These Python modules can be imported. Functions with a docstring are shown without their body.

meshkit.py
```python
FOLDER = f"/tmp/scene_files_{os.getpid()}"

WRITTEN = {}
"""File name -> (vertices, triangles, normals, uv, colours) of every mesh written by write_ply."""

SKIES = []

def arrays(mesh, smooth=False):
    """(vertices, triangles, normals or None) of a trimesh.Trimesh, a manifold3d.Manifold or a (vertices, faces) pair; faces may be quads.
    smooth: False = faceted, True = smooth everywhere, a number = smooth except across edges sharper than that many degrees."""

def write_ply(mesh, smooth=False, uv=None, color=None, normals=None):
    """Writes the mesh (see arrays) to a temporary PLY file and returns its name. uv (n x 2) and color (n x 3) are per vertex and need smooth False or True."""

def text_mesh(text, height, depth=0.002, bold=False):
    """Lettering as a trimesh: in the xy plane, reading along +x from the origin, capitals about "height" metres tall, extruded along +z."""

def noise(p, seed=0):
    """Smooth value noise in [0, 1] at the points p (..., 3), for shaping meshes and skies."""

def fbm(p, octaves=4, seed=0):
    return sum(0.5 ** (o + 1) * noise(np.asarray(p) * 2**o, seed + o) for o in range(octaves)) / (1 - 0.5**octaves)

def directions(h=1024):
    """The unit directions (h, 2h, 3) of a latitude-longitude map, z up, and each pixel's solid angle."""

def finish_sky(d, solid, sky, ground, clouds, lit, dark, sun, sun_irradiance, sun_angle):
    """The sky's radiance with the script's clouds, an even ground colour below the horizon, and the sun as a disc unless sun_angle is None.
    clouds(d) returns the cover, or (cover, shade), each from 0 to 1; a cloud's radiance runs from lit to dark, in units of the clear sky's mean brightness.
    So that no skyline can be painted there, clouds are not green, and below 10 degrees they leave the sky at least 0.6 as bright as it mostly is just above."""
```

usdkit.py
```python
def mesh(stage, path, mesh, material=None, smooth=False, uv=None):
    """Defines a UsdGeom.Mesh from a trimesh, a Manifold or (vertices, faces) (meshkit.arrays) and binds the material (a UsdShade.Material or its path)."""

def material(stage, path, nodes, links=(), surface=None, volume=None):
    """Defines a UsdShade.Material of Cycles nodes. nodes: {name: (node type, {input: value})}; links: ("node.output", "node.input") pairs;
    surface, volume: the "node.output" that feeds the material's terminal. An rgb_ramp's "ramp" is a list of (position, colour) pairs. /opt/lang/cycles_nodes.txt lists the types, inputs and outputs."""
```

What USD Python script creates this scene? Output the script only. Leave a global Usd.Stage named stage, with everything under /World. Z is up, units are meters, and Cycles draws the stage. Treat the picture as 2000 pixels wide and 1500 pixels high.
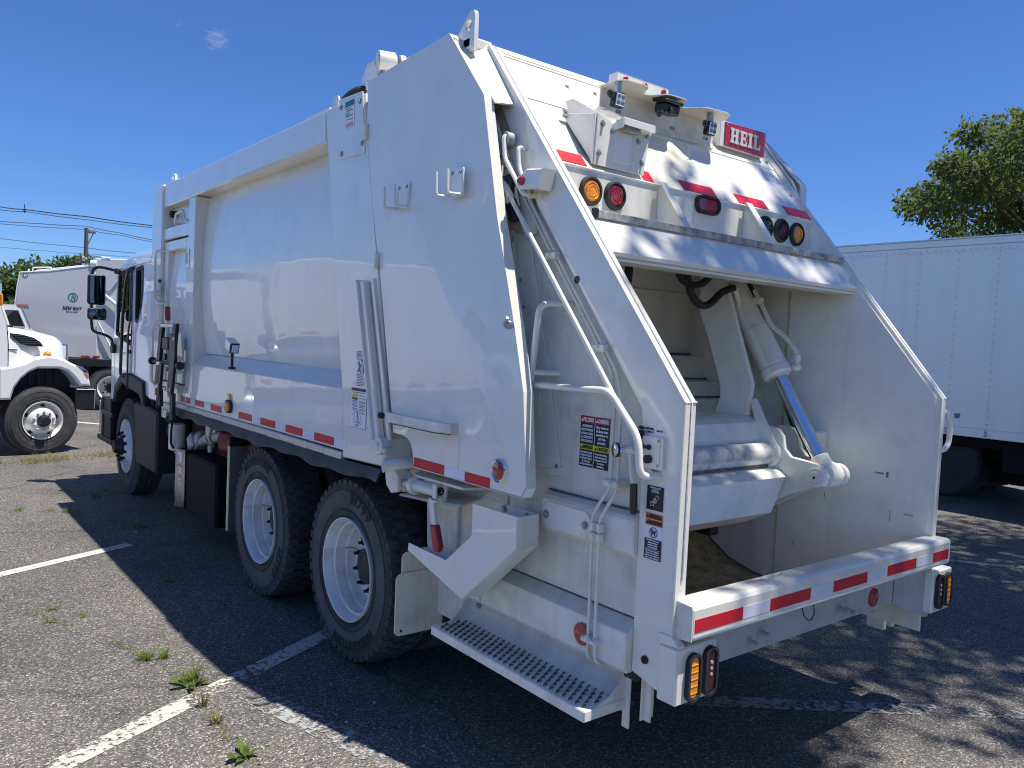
import glob, math, random
import numpy as np
import trimesh
from shapely import affinity, box as sbox, union_all
from shapely.geometry import Polygon, LineString, Point
from pxr import Gf, Sdf, Usd, UsdGeom, UsdLux, UsdShade, Vt
import meshkit, usdkit

random.seed(7)
stage = Usd.Stage.CreateInMemory()
UsdGeom.SetStageUpAxis(stage, UsdGeom.Tokens.z)
UsdGeom.SetStageMetersPerUnit(stage, 1.0)
UsdGeom.Xform.Define(stage, '/World')
UsdGeom.Scope.Define(stage, '/World/Looks')

# ---------------------------------------------------------------- camera
CAM = np.array([-3.245, -1.805, 1.82])
YAW, PITCH, ROLL, EXPOSURE = math.radians(38.469), math.radians(-2.975), math.radians(2.638), 0.45


def camera():
    cy, sy, cp, sp = math.cos(YAW), math.sin(YAW), math.cos(PITCH), math.sin(PITCH)
    f = np.array([sy * cp, cy * cp, sp])
    r = np.array([cy, -sy, 0])
    u = np.cross(r, f)
    r, u = math.cos(ROLL) * r + math.sin(ROLL) * u, -math.sin(ROLL) * r + math.cos(ROLL) * u
    c = UsdGeom.Camera.Define(stage, '/World/camera')
    c.CreateHorizontalApertureAttr(36.0)
    c.CreateVerticalApertureAttr(27.0)
    c.CreateFocalLengthAttr(27.99)
    c.CreateClippingRangeAttr(Gf.Vec2f(0.05, 5000))
    c.CreateExposureAttr(EXPOSURE)
    c.AddTransformOp().Set(Gf.Matrix4d(*r, 0, *u, 0, *(-f), 0, *CAM, 1))


camera()

# ---------------------------------------------------------------- sky and sun
SUN = np.array([0.20, -0.29, 1.0])
SUN /= np.linalg.norm(SUN)
SUN_POWER, SKY_POWER = 1.25, 0.060
SKY_TINT = (.79, 1.10, 1.66)
dome = UsdLux.DomeLight.Define(stage, '/World/sky')
dome.GetPrim().SetCustomDataByKey('label', 'deep blue clear sky with a few tiny cloud wisps')
dome.GetPrim().SetCustomDataByKey('kind', 'structure')
sky_mat = usdkit.material(stage, '/World/Looks/sky', {
    'sky': ('sky_texture', {'sky_type': 'single_scattering', 'sun_disc': False, 'sun_elevation': math.asin(SUN[2]),
                            'sun_rotation': math.atan2(SUN[0], SUN[1]), 'altitude': 100.0, 'air_density': 1.0,
                            'aerosol_density': 0.0, 'ozone_density': 6.0}),
    'deep': ('mix_color', {'blend_type': 'multiply', 'fac': 1.0, 'b': SKY_TINT, 'use_clamp': False}),
    'co': ('texture_coordinate', {}), 'cm': ('mapping', {'scale': (90, 210, 260), 'rotation': (.3, .5, .4)}), 'cn': ('noise_texture', {'scale': 1.0, 'detail': 6.0, 'roughness': .62, 'distortion': .8}),
    'd1': ('vector_math', {'math_type': 'distance', 'vector2': (.286, .905, .315)}), 'd2': ('vector_math', {'math_type': 'distance', 'vector2': (.246, .913, .325)}),
    'w1': ('map_range', {'from_min': .026, 'from_max': .004, 'to_min': 0, 'to_max': 1, 'clamp': True}), 'w2': ('map_range', {'from_min': .020, 'from_max': .003, 'to_min': 0, 'to_max': .6, 'clamp': True}),
    'ws': ('math', {'math_type': 'add'}), 'cs': ('math', {'math_type': 'multiply'}),
    'cr': ('map_range', {'from_min': .30, 'from_max': .66, 'to_min': 0, 'to_max': .20, 'clamp': True}),
    'cl': ('mix_color', {'b': (11.0, 11.3, 11.8), 'use_clamp': False}),
    'bg': ('background_shader', {'strength': SKY_POWER})}, [('sky.color', 'deep.a'), ('co.generated', 'cm.vector'), ('cm.vector', 'cn.vector'), ('co.generated', 'd1.vector1'), ('co.generated', 'd2.vector1'), ('d1.value', 'w1.value'), ('d2.value', 'w2.value'), ('w1.result', 'ws.value1'), ('w2.result', 'ws.value2'), ('cn.fac', 'cs.value1'), ('ws.value', 'cs.value2'),
    ('cs.value', 'cr.value'), ('cr.result', 'cl.fac'), ('deep.result', 'cl.a'), ('cl.result', 'bg.color')], surface='bg.background')
UsdShade.MaterialBindingAPI.Apply(dome.GetPrim()).Bind(sky_mat)
sun = UsdLux.DistantLight.Define(stage, '/World/sun')
sun.CreateIntensityAttr(SUN_POWER)
sun.CreateAngleAttr(0.53)
sun.CreateColorAttr(Gf.Vec3f(1.0, 0.98, 0.945))
sun.GetPrim().CreateAttribute('inputs:normalize', Sdf.ValueTypeNames.Bool).Set(True)
_x = np.cross([0, 1, 0], SUN); _x /= np.linalg.norm(_x)
_y = np.cross(SUN, _x)
sun.AddTransformOp().Set(Gf.Matrix4d(*_x, 0, *_y, 0, *SUN, 0, 0, 0, 30, 1))

# ---------------------------------------------------------------- helpers: scene graph
used = {}


def numbered(path):
    n = used.get(path, 0)
    used[path] = n + 1
    return path if n == 0 else f'{path}_{n:03d}'


def pth(p):
    return '/World' if p is None else (p if isinstance(p, str) else str(p.GetPath()))


def tag(p, label=None, cat=None, group=None, kind=None):
    p = p.GetPrim() if hasattr(p, 'GetPrim') else p
    for k, v in (('label', label), ('category', cat), ('group', group), ('kind', kind)):
        if v:
            p.SetCustomDataByKey(k, v)
    return p


def obj(name, mesh, mat, parent=None, label=None, smooth=35, **kw):
    path = numbered(pth(parent) + '/' + name)
    if isinstance(mesh, list):
        mesh = trimesh.util.concatenate(mesh)
    p = usdkit.mesh(stage, path, mesh, mat, smooth=smooth).GetPrim()
    tag(p, label, **kw)
    return p


def place(prim, loc=(0, 0, 0), rz=0.0, rx=0.0, ry=0.0, s=None):
    x = UsdGeom.Xformable(prim)
    x.AddTranslateOp().Set(Gf.Vec3d(*map(float, loc)))
    if rz: x.AddRotateZOp().Set(float(rz))
    if rx: x.AddRotateXOp().Set(float(rx))
    if ry: x.AddRotateYOp().Set(float(ry))
    if s: x.AddScaleOp().Set(Gf.Vec3f(*([s] * 3 if np.ndim(s) == 0 else s)))
    return prim


def thing(name, label=None, cat=None, loc=None, rz=0.0, group=None, parent=None, kind=None):
    p = UsdGeom.Xform.Define(stage, numbered(pth(parent) + '/' + name)).GetPrim()
    if loc is not None:
        place(p, loc, rz)
    return tag(p, label, cat, group, kind)


def copy(src, name, label=None, cat=None, loc=(0, 0, 0), rz=0.0, group=None, parent=None, rx=0.0, s=None):
    p = UsdGeom.Xform.Define(stage, numbered(pth(parent) + '/' + name)).GetPrim()
    p.GetReferences().AddInternalReference(src if isinstance(src, Sdf.Path) else src.GetPath())
    x = UsdGeom.Xformable(p)
    x.ClearXformOpOrder()
    place(p, loc, rz, rx, s=s)
    p.SetInstanceable(True)
    return tag(p, label, cat, group)


def prototype(name):
    return stage.CreateClassPrim('/World/Looks/' + name) if False else stage.CreateClassPrim('/' + name)


# ---------------------------------------------------------------- helpers: shapes
def tri(v, f):
    return trimesh.Trimesh(np.asarray(v, float), np.asarray(f, int), process=False)


_BF = None


def box(x0, x1, y0, y1, z0, z1, b=0.004):
    """A box with chamfered edges."""
    global _BF
    lo, hi = np.minimum([x0, y0, z0], [x1, y1, z1]), np.maximum([x0, y0, z0], [x1, y1, z1])
    b = min(b, *(0.45 * (hi - lo)))
    unit = []
    for sx in (0, 1):
        for sy in (0, 1):
            for sz in (0, 1):
                for k in range(3):
                    unit.append((sx, sy, sz, k))
    v = []
    for sx, sy, sz, k in unit:
        p = np.array([hi[0] if sx else lo[0], hi[1] if sy else lo[1], hi[2] if sz else lo[2]])
        sg = np.array([-1 if sx else 1, -1 if sy else 1, -1 if sz else 1])
        d = sg * b
        d[k] = 0
        v.append(p + d)
    v = np.array(v)
    if _BF is None:
        u = []
        for sx, sy, sz, k in unit:
            p = np.array([sx, sy, sz], float); d = np.where(p > 0, -1, 1) * .1; d[k] = 0
            u.append(p + d)
        h = trimesh.convex.convex_hull(np.array(u))
        near = np.array([np.argmin(np.linalg.norm(np.array(u) - q, axis=1)) for q in h.vertices])
        _BF = near[h.faces]
    return tri(v, _BF)


def rot(mesh, angle, axis, point=(0, 0, 0)):
    mesh = mesh.copy()
    mesh.apply_transform(trimesh.transformations.rotation_matrix(math.radians(angle), axis, point))
    return mesh


def move(mesh, d):
    mesh = mesh.copy()
    mesh.apply_translation(d)
    return mesh


def cap(poly2):
    v, f = trimesh.creation.triangulate_polygon(Polygon(poly2), engine='earcut')
    return np.asarray(v), np.asarray(f)


def inset(poly, b):
    p = np.asarray(poly, float)
    e = np.roll(p, -1, 0) - p
    e /= np.linalg.norm(e, axis=1, keepdims=True)
    n = np.stack([-e[:, 1], e[:, 0]], 1)          # inward normal of a counter-clockwise outline
    n0 = np.roll(n, 1, 0)
    m = n + n0
    d = np.maximum((m * n).sum(1, keepdims=True), 0.35)
    return p + b * m / d


AX = {'x': lambda a, b, h: np.stack([h, a, b], 1), 'y': lambda a, b, h: np.stack([a, h, b], 1), 'z': lambda a, b, h: np.stack([a, b, h], 1)}


def prism(poly, axis, h0, h1, b=0.003):
    """Outline poly (in the two other axes, alphabetical order) extruded along axis from h0 to h1, edges chamfered by b."""
    p = np.asarray(poly, float)
    if ((p[:, 0] * np.roll(p[:, 1], -1)) - (np.roll(p[:, 0], -1) * p[:, 1])).sum() < 0:
        p = p[::-1]
    h0, h1 = min(h0, h1), max(h0, h1)
    b = min(b, 0.4 * (h1 - h0))
    n = len(p)
    q = inset(p, b) if b > 0 else p
    rings = [(q, h0), (p, h0 + b), (p, h1 - b), (q, h1)] if b > 0 else [(p, h0), (p, h1)]
    mk = AX[axis]
    V, F, o = [], [], 0
    for k in range(len(rings) - 1):
        (pa, ha), (pb, hb) = rings[k], rings[k + 1]
        V += [mk(pa[:, 0], pa[:, 1], np.full(n, ha)), mk(pb[:, 0], pb[:, 1], np.full(n, hb))]
        i = np.arange(n); j = (i + 1) % n
        F += [np.stack([i, j, n + j], 1) + o, np.stack([i, n + j, n + i], 1) + o]
        o += 2 * n
    for (pp, hh), flip in ((rings[0], True), (rings[-1], False)):
        cv, cf = cap(pp)
        V.append(mk(cv[:, 0], cv[:, 1], np.full(len(cv), hh)))
        # orient
        a = np.cross(np.append(cv[cf[0, 1]] - cv[cf[0, 0]], 0), np.append(cv[cf[0, 2]] - cv[cf[0, 0]], 0))[2]
        cf = cf if (a > 0) != flip else cf[:, ::-1]
        F.append(cf + o)
        o += len(cv)
    m = tri(np.vstack(V), np.vstack(F))
    if axis == 'y':
        m.invert()
    return m


def sprism(shape, axis, h0, h1):
    """Shapely polygon (holes allowed) extruded without chamfer."""
    ms = []
    for g in getattr(shape, 'geoms', [shape]):
        if g.area < 1e-9: continue
        m = trimesh.creation.extrude_polygon(g, abs(h1 - h0), engine='earcut')
        a, b_, h = m.vertices.T
        v = AX[axis](a, b_, h + min(h0, h1))
        m = tri(v, m.faces)
        if axis == 'y': m.invert()
        ms.append(m)
    return trimesh.util.concatenate(ms)


def frame_of(t):
    t = t / np.linalg.norm(t)
    a = np.array([0, 0, 1.0]) if abs(t[2]) < 0.9 else np.array([1.0, 0, 0])
    u = np.cross(a, t); u /= np.linalg.norm(u)
    return u, np.cross(t, u)


def fillet(pts, r, k=5):
    pts = [np.array(p, float) for p in pts]
    out = [pts[0]]
    for a, p, c in zip(pts, pts[1:], pts[2:]):
        d0, d1 = a - p, c - p
        l0, l1 = np.linalg.norm(d0), np.linalg.norm(d1)
        rr = min(r, 0.45 * l0, 0.45 * l1)
        s, e = p + d0 / l0 * rr, p + d1 / l1 * rr
        for t in np.linspace(0, 1, k):
            out.append((1 - t) ** 2 * s + 2 * t * (1 - t) * p + t * t * e)
    out.append(pts[-1])
    return out


def tube(pts, r, fil=0.0, n=10, k=5, caps=True, radii=None):
    pts = np.array(fillet(pts, fil, k) if fil else pts, float)
    t = np.gradient(pts, axis=0)
    t /= np.maximum(np.linalg.norm(t, axis=1, keepdims=True), 1e-9)
    u, w = frame_of(t[0])
    V = []
    ang = np.linspace(0, 2 * np.pi, n, endpoint=False)
    for i, p in enumerate(pts):
        u = u - t[i] * (u @ t[i]); u /= np.linalg.norm(u)
        w = np.cross(t[i], u)
        rr = r if radii is None else radii[i]
        V.append(p + rr * (np.outer(np.cos(ang), u) + np.outer(np.sin(ang), w)))
    F = []
    m = len(pts)
    for i in range(m - 1):
        a = i * n + np.arange(n); b_ = i * n + (np.arange(n) + 1) % n
        F += [np.stack([a, b_, b_ + n], 1), np.stack([a, b_ + n, a + n], 1)]
    V = np.vstack(V)
    if caps:
        c0, c1 = len(V), len(V) + 1
        V = np.vstack([V, pts[0], pts[-1]])
        i = np.arange(n); j = (i + 1) % n
        F += [np.stack([j, i, np.full(n, c0)], 1), np.stack([(m - 1) * n + i, (m - 1) * n + j, np.full(n, c1)], 1)]
    return tri(V, np.vstack(F))


def lathe(profile, origin=(0, 0, 0), axis=(-1, 0, 0), n=32, closed=False):
    """profile: (distance along axis, radius) pairs."""
    axis = np.array(axis, float); axis /= np.linalg.norm(axis)
    u, w = frame_of(axis)
    ang = np.linspace(0, 2 * np.pi, n, endpoint=False)
    ring = np.outer(np.cos(ang), u) + np.outer(np.sin(ang), w)
    V = np.vstack([np.array(origin) + h * axis + r * ring for h, r in profile])
    F = []
    m = len(profile)
    for i in range(m if closed else m - 1):
        a = i * n + np.arange(n); b_ = i * n + (np.arange(n) + 1) % n
        c, d = (a + n) % (m * n), (b_ + n) % (m * n)
        F += [np.stack([a, b_, d], 1), np.stack([a, d, c], 1)]
    return tri(V, np.vstack(F))


def cyl(p0, p1, r, n=18, b=0.003):
    p0, p1 = np.array(p0, float), np.array(p1, float)
    L = np.linalg.norm(p1 - p0)
    b = min(b, .4 * L, .4 * r)
    return lathe([(0, 1e-4), (0, r - b), (b, r), (L - b, r), (L, r - b), (L, 1e-4)], p0, p1 - p0, n)


def bolt(p, axis, r=0.012, h=0.010):
    p, axis = np.array(p, float), np.array(axis, float)
    return [lathe([(0, 1e-4), (0, r * 1.5), (h * .3, r * 1.5), (h * .3, 1e-4)], p, axis, 12),
            lathe([(h * .3, r), (h, r * .93), (h, 1e-4)], p, axis, 6)]


def plate(quad, t=0.005):
    """A thin slab from four (or more) coplanar 3-D corners, thickness t along its normal, both ways."""
    q = np.array(quad, float)
    nrm = np.cross(q[1] - q[0], q[2] - q[0]); nrm /= np.linalg.norm(nrm)
    n = len(q)
    V = np.vstack([q + nrm * t / 2, q - nrm * t / 2])
    u, w = frame_of(nrm)
    cv, cf = cap(np.stack([q @ u, q @ w], 1))
    c = np.stack([q @ u, q @ w], 1)
    idx = np.array([np.argmin(((c - x) ** 2).sum(1)) for x in cv])
    f = idx[cf]
    i = np.arange(n); j = (i + 1) % n
    F = np.vstack([f, f[:, ::-1] + n, np.stack([i, j, j + n], 1), np.stack([i, j + n, i + n], 1)])
    m = tri(V, F)
    m.fix_normals()
    return m


def rrect(a0, a1, b0, b1, r, k=5):
    """Rounded rectangle outline."""
    a0, a1, b0, b1 = min(a0, a1), max(a0, a1), min(b0, b1), max(b0, b1)
    r = min(r, .499 * (a1 - a0), .499 * (b1 - b0))
    out = []
    for ca, cb, s in ((a1 - r, b0 + r, -90), (a1 - r, b1 - r, 0), (a0 + r, b1 - r, 90), (a0 + r, b0 + r, 180)):
        for t in np.linspace(0, 90, k):
            out.append((ca + r * math.cos(math.radians(s + t)), cb + r * math.sin(math.radians(s + t))))
    return out


def ring(c, r_out, r_in, axis, n=28):
    return Point(c).buffer(r_out, n // 4).difference(Point(c).buffer(r_in, n // 4))


# lettering: outlines of single characters, cached
_font = None
_glyphs = {}


def glyph(ch, bold):
    global _font
    if (ch, bold) in _glyphs:
        return _glyphs[ch, bold]
    from PIL import Image, ImageDraw, ImageFont
    if _font is None:
        _font = ImageFont.truetype(glob.glob('/opt/blender-*/*/datafiles/fonts/Inter.woff2')[0], 64)
    sw = 3 if bold else 0
    im = Image.new('L', (120, 120))
    ImageDraw.Draw(im).text((20, 90), ch, 255, _font, anchor='ls', stroke_width=sw)
    on = np.pad(np.asarray(im) > 127, ((0, 0), (1, 1))).astype(np.int8)
    rows, starts = np.nonzero(np.diff(on, axis=1) == 1)
    ends = np.nonzero(np.diff(on, axis=1) == -1)[1]
    shape = Polygon() if len(rows) == 0 else union_all(sbox(starts - 20, 90 - rows - 1, ends - 20, 90 - rows)).buffer(0.5).buffer(-0.5).simplify(0.8)
    adv = _font.getlength(ch) + (2.5 if bold else 0)
    s = 1 / 46.5
    _glyphs[ch, bold] = (affinity.scale(shape, s, s, origin=(0, 0)), adv * s)
    return _glyphs[ch, bold]


def text_shape(text, h, width=None, bold=True, shear=0.0, centre=False):
    """Shapely outline of a line of text with capitals h tall, squeezed to width if given."""
    x, parts = 0.0, []
    for ch in text:
        g, adv = glyph(ch, bold)
        if not g.is_empty:
            parts.append(affinity.translate(g, x, 0))
        x += adv
    shp = affinity.scale(union_all(parts), h, h, origin=(0, 0))
    w = x * h
    if width:
        k = width / w
        shp = affinity.scale(shp, k, 1, origin=(0, 0)); w = width
    if shear:
        shp = affinity.affine_transform(shp, [1, shear, 0, 1, 0, 0])
    if centre:
        shp = affinity.translate(shp, -w / 2, 0)
    return shp


class Face:
    """A flat face in space for decals: origin (lower left seen from outside), right and up directions."""
    def __init__(self, o, right, up, lift=0.0012):
        self.o, self.r, self.u = (np.array(q, float) for q in (o, right, up))
        self.r /= np.linalg.norm(self.r)
        self.n = np.cross(self.r, self.u); self.n /= np.linalg.norm(self.n)
        self.lift = lift

    def put(self, shape, level=1, depth=None):
        """Shapely shape laid on the face, level steps above it; extruded by depth if given."""
        ms = []
        for g in getattr(shape, 'geoms', [shape]):
            if g.is_empty or g.area < 1e-9: continue
            d = depth or self.lift * .6
            m = trimesh.creation.extrude_polygon(g, d, engine='earcut')
            v = self.o + np.outer(m.vertices[:, 0], self.r) + np.outer(m.vertices[:, 1], self.u) + np.outer(m.vertices[:, 2] + self.lift * (level - 1) + .0002 * level, self.n)
            ms.append(tri(v, m.faces))
        return trimesh.util.concatenate(ms)


def LEFT(x, y, z): return Face((x, y, z), (0, -1, 0), (0, 0, 1))      # faces -x, read from the left of the truck
def REAR(x, y, z): return Face((x, y, z), (1, 0, 0), (0, 0, 1))       # faces -y


# ---------------------------------------------------------------- materials
def M(name, color, rough=0.5, metal=0.0, coat=0.0, vary=0.0, vscale=6.0, bump=0.0, bscale=40.0, rvary=0.0, streak=None, dirt=None, spec=0.5, emit=None, coat_rough=0.03, **extra):
    """Principled material whose colour is varied by noise; streak = (colour, amount, scale) adds vertical runs; dirt = (colour, amount, scale) blotches."""
    nodes = {'p': ('principled_bsdf', {'base_color': color, 'roughness': rough, 'metallic': metal, 'coat_weight': coat, 'coat_roughness': coat_rough, 'specular_ior_level': spec, **extra}),
             'g': ('geometry', {})}
    links = []
    last = None
    if vary:
        c = np.array(color)
        nodes['n'] = ('noise_texture', {'scale': vscale, 'detail': 5.0, 'roughness': 0.6})
        nodes['r'] = ('rgb_ramp', {'ramp': [(0.3, tuple(c * (1 - vary))), (0.7, tuple(np.minimum(c * (1 + vary), .95)))]})
        links += [('g.position', 'n.vector'), ('n.fac', 'r.fac')]
        last = 'r.color'
    for key, spec_, scl in (('s', streak, None), ('d', dirt, None)):
        if not spec_: continue
        col, amount, scale = spec_
        nodes[key + 'm'] = ('mapping', {'scale': (scale, scale, scale * (0.06 if key == 's' else 1))})
        nodes[key + 'n'] = ('noise_texture', {'scale': 1.0, 'detail': 6.0, 'roughness': 0.62})
        nodes[key + 'r'] = ('rgb_ramp', {'ramp': [(0.48, (0, 0, 0)), (0.72, (amount,) * 3)]})
        nodes[key + 'x'] = ('mix_color', {'a': color, 'b': col})
        links += [('g.position', key + 'm.vector'), (key + 'm.vector', key + 'n.vector'), (key + 'n.fac', key + 'r.fac'), (key + 'r.color', key + 'x.fac')]
        if last: links.append((last, key + 'x.a'))
        last = key + 'x.result'
    if last: links.append((last, 'p.base_color'))
    if rvary:
        nodes['rn'] = ('noise_texture', {'scale': vscale * 2.3, 'detail': 4.0})
        nodes['rr'] = ('map_range', {'to_min': max(rough - rvary, .02), 'to_max': rough + rvary, 'from_min': .3, 'from_max': .7})
        links += [('g.position', 'rn.vector'), ('rn.fac', 'rr.value'), ('rr.result', 'p.roughness')]
    if bump:
        nodes['bn'] = ('noise_texture', {'scale': bscale, 'detail': 4.0})
        nodes['b'] = ('bump', {'strength': 1.0, 'distance': bump})
        links += [('g.position', 'bn.vector'), ('bn.fac', 'b.height'), ('b.normal', 'p.normal')]
        if coat: links.append(('b.normal', 'p.coat_normal'))
    if emit:
        nodes['p'][1].update(emission_color=emit[0], emission_strength=emit[1])
    return usdkit.material(stage, '/World/Looks/' + name, nodes, links, surface='p.BSDF')


WHITE = (0.80, 0.755, 0.63)
paint = M('white_paint', WHITE, 0.38, coat=1.0, coat_rough=0.025, vary=0.025, vscale=3, bump=0.0030, bscale=1.5, dirt=((.50, .46, .39), .22, 3.5), streak=((.52, .49, .43), .12, 8))
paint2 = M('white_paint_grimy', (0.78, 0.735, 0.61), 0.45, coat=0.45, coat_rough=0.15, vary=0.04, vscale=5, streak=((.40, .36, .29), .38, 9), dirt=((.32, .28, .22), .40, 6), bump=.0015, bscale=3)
seam = M('seam_sealant', (0.45, 0.44, 0.42), 0.7, vary=.25, vscale=40)
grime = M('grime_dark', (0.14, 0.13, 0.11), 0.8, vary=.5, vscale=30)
inner = M('hopper_paint', (0.87, 0.82, 0.69), 0.42, coat=0.25, coat_rough=.2, vary=0.03, vscale=3, streak=((.50, .42, .29), .36, 5), dirt=((.34, .30, .24), .16, 9), bump=.002, bscale=2.5)
rust = M('hopper_floor_worn', (0.50, 0.33, 0.13), 0.55, vary=0.55, vscale=8, streak=((.10, .06, .03), .85, 14), dirt=((.62, .55, .42), .8, 11), bump=.002, bscale=30)
wornedge = M('worn_edge', (0.40, 0.385, 0.35), 0.6, vary=.4, vscale=22, dirt=((.10, .09, .08), .8, 18))
blade_dirt = M('blade_worn', (0.60, 0.58, 0.52), 0.5, vary=.10, vscale=10, dirt=((.14, .12, .09), .6, 24))
cab_paint = M('cab_paint', (0.78, 0.77, 0.73), 0.35, coat=1.0, coat_rough=0.02)
black = M('black_metal', (0.012, 0.012, 0.013), 0.45, vary=.3, vscale=20, rvary=.1)
plastic = M('black_plastic', (0.018, 0.018, 0.020), 0.55, vary=.2, vscale=30)
glossblack = M('gloss_black', (0.010, 0.010, 0.011), 0.25, coat=.5)
glossblack_matt = M('matt_black', (0.006, 0.006, 0.006), 0.7, spec=.2)
rubber = M('black_rubber', (0.022, 0.022, 0.023), 0.75, vary=.3, vscale=14)
flaprub = M('flap_rubber', (0.075, 0.072, 0.07), 0.7, vary=.3, vscale=9)
tyre_m = M('tyre_rubber', (0.036, 0.035, 0.035), 0.75, vary=.25, vscale=11, dirt=((.10, .095, .09), .55, 6))
tyre_s = M('tyre_sidewall', (0.070, 0.068, 0.066), 0.8, vary=.2, vscale=9, dirt=((.13, .12, .11), .5, 7))
tyre_t = M('tyre_letters', (0.006, 0.006, 0.007), 0.75)
rim_m = M('rim_white', (0.76, 0.74, 0.69), 0.38, coat=.5, vary=.03, dirt=((.36, .33, .28), .45, 9), streak=((.42, .36, .28), .25, 11))
steel = M('stainless', (0.55, 0.54, 0.52), 0.28, metal=1.0, rvary=.08, vscale=4)
zinc = M('zinc', (0.42, 0.42, 0.42), 0.4, metal=.8, vary=.2, vscale=60)
chrome = M('chrome', (0.75, 0.76, 0.78), 0.06, metal=1.0)
alu = M('aluminium', (0.62, 0.63, 0.64), 0.35, metal=.9, vary=.1, vscale=30)
castal = M('cast_metal', (0.42, 0.41, 0.39), 0.5, metal=.5, vary=.3, vscale=30)
redtape = M('red_tape', (0.56, 0.008, 0.020), 0.35, vary=.10, vscale=60, coat=.1)
redtape_far = M('red_tape_faded', (0.30, 0.02, 0.03), 0.4)
whitetape = M('white_tape', (0.72, 0.74, 0.77), 0.25, coat=.6, vary=.07, vscale=25)
redlens = M('red_lens', (0.30, 0.008, 0.014), 0.14, coat=1, vary=.35, vscale=70)
darkred = M('dark_red_lens', (0.050, 0.004, 0.008), 0.12, coat=.15, spec=.3, vary=.4, vscale=70)
amber = M('amber_lens', (0.86, 0.27, 0.006), 0.2, coat=.6, vary=.22, vscale=70)
apron_m = M('apron_grey', (0.40, 0.41, 0.385), 0.5, vary=.08, vscale=6, dirt=((.2, .18, .15), .4, 8))
clear_led = M('led_cells', (0.75, 0.76, 0.78), 0.12, metal=.7)
redgrip = M('red_grip', (0.36, 0.014, 0.020), 0.35, coat=.3)
redcan = M('red_canister', (0.15, 0.015, 0.015), 0.4, coat=.4)
ink_red = M('ink_red', (0.50, 0.025, 0.035), 0.35)
ink_pale_red = M('ink_pale_red', (0.62, 0.17, 0.13), 0.4)
ink_black = M('ink_black', (0.015, 0.015, 0.018), 0.35)
ink_grey = M('ink_grey', (0.16, 0.165, 0.18), 0.5)
ink_yellow = M('ink_yellow', (0.70, 0.58, 0.03), 0.35)
ink_orange = M('ink_orange', (0.52, 0.155, 0.035), 0.35)
ink_white = M('ink_white', (0.80, 0.80, 0.80), 0.35)
ink_teal = M('ink_teal', (0.03, 0.16, 0.18), 0.4)
ink_green = M('ink_green', (0.05, 0.22, 0.12), 0.4)
badge_red = M('badge_red', (0.40, 0.012, 0.025), 0.25, coat=.5)
badge_white = M('badge_letters', (0.62, 0.60, 0.52), 0.3)
lilac = M('pearl_white_paint', (0.50, 0.485, 0.50), 0.35, coat=1.0, coat_rough=.04, bump=.0008, bscale=1.6)
panel_white = M('trailer_panel', (0.86, 0.81, 0.70), 0.33, coat=.4, coat_rough=.12, vary=.02, vscale=1.5, streak=((.5, .5, .5), .18, 3))
concrete = M('building_wall', (0.58, 0.56, 0.52), 0.8, vary=.08, vscale=2)
wood = M('pole_wood', (0.12, 0.085, 0.065), 0.85, vary=.3, vscale=8)
cable = M('cable', (0.05, 0.055, 0.07), 0.7)
mirror_m = M('mirror_glass', (0.16, 0.18, 0.20), 0.02, metal=1.0)
bark = M('bark', (0.07, 0.055, 0.04), 0.9, vary=.4, vscale=9)


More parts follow.
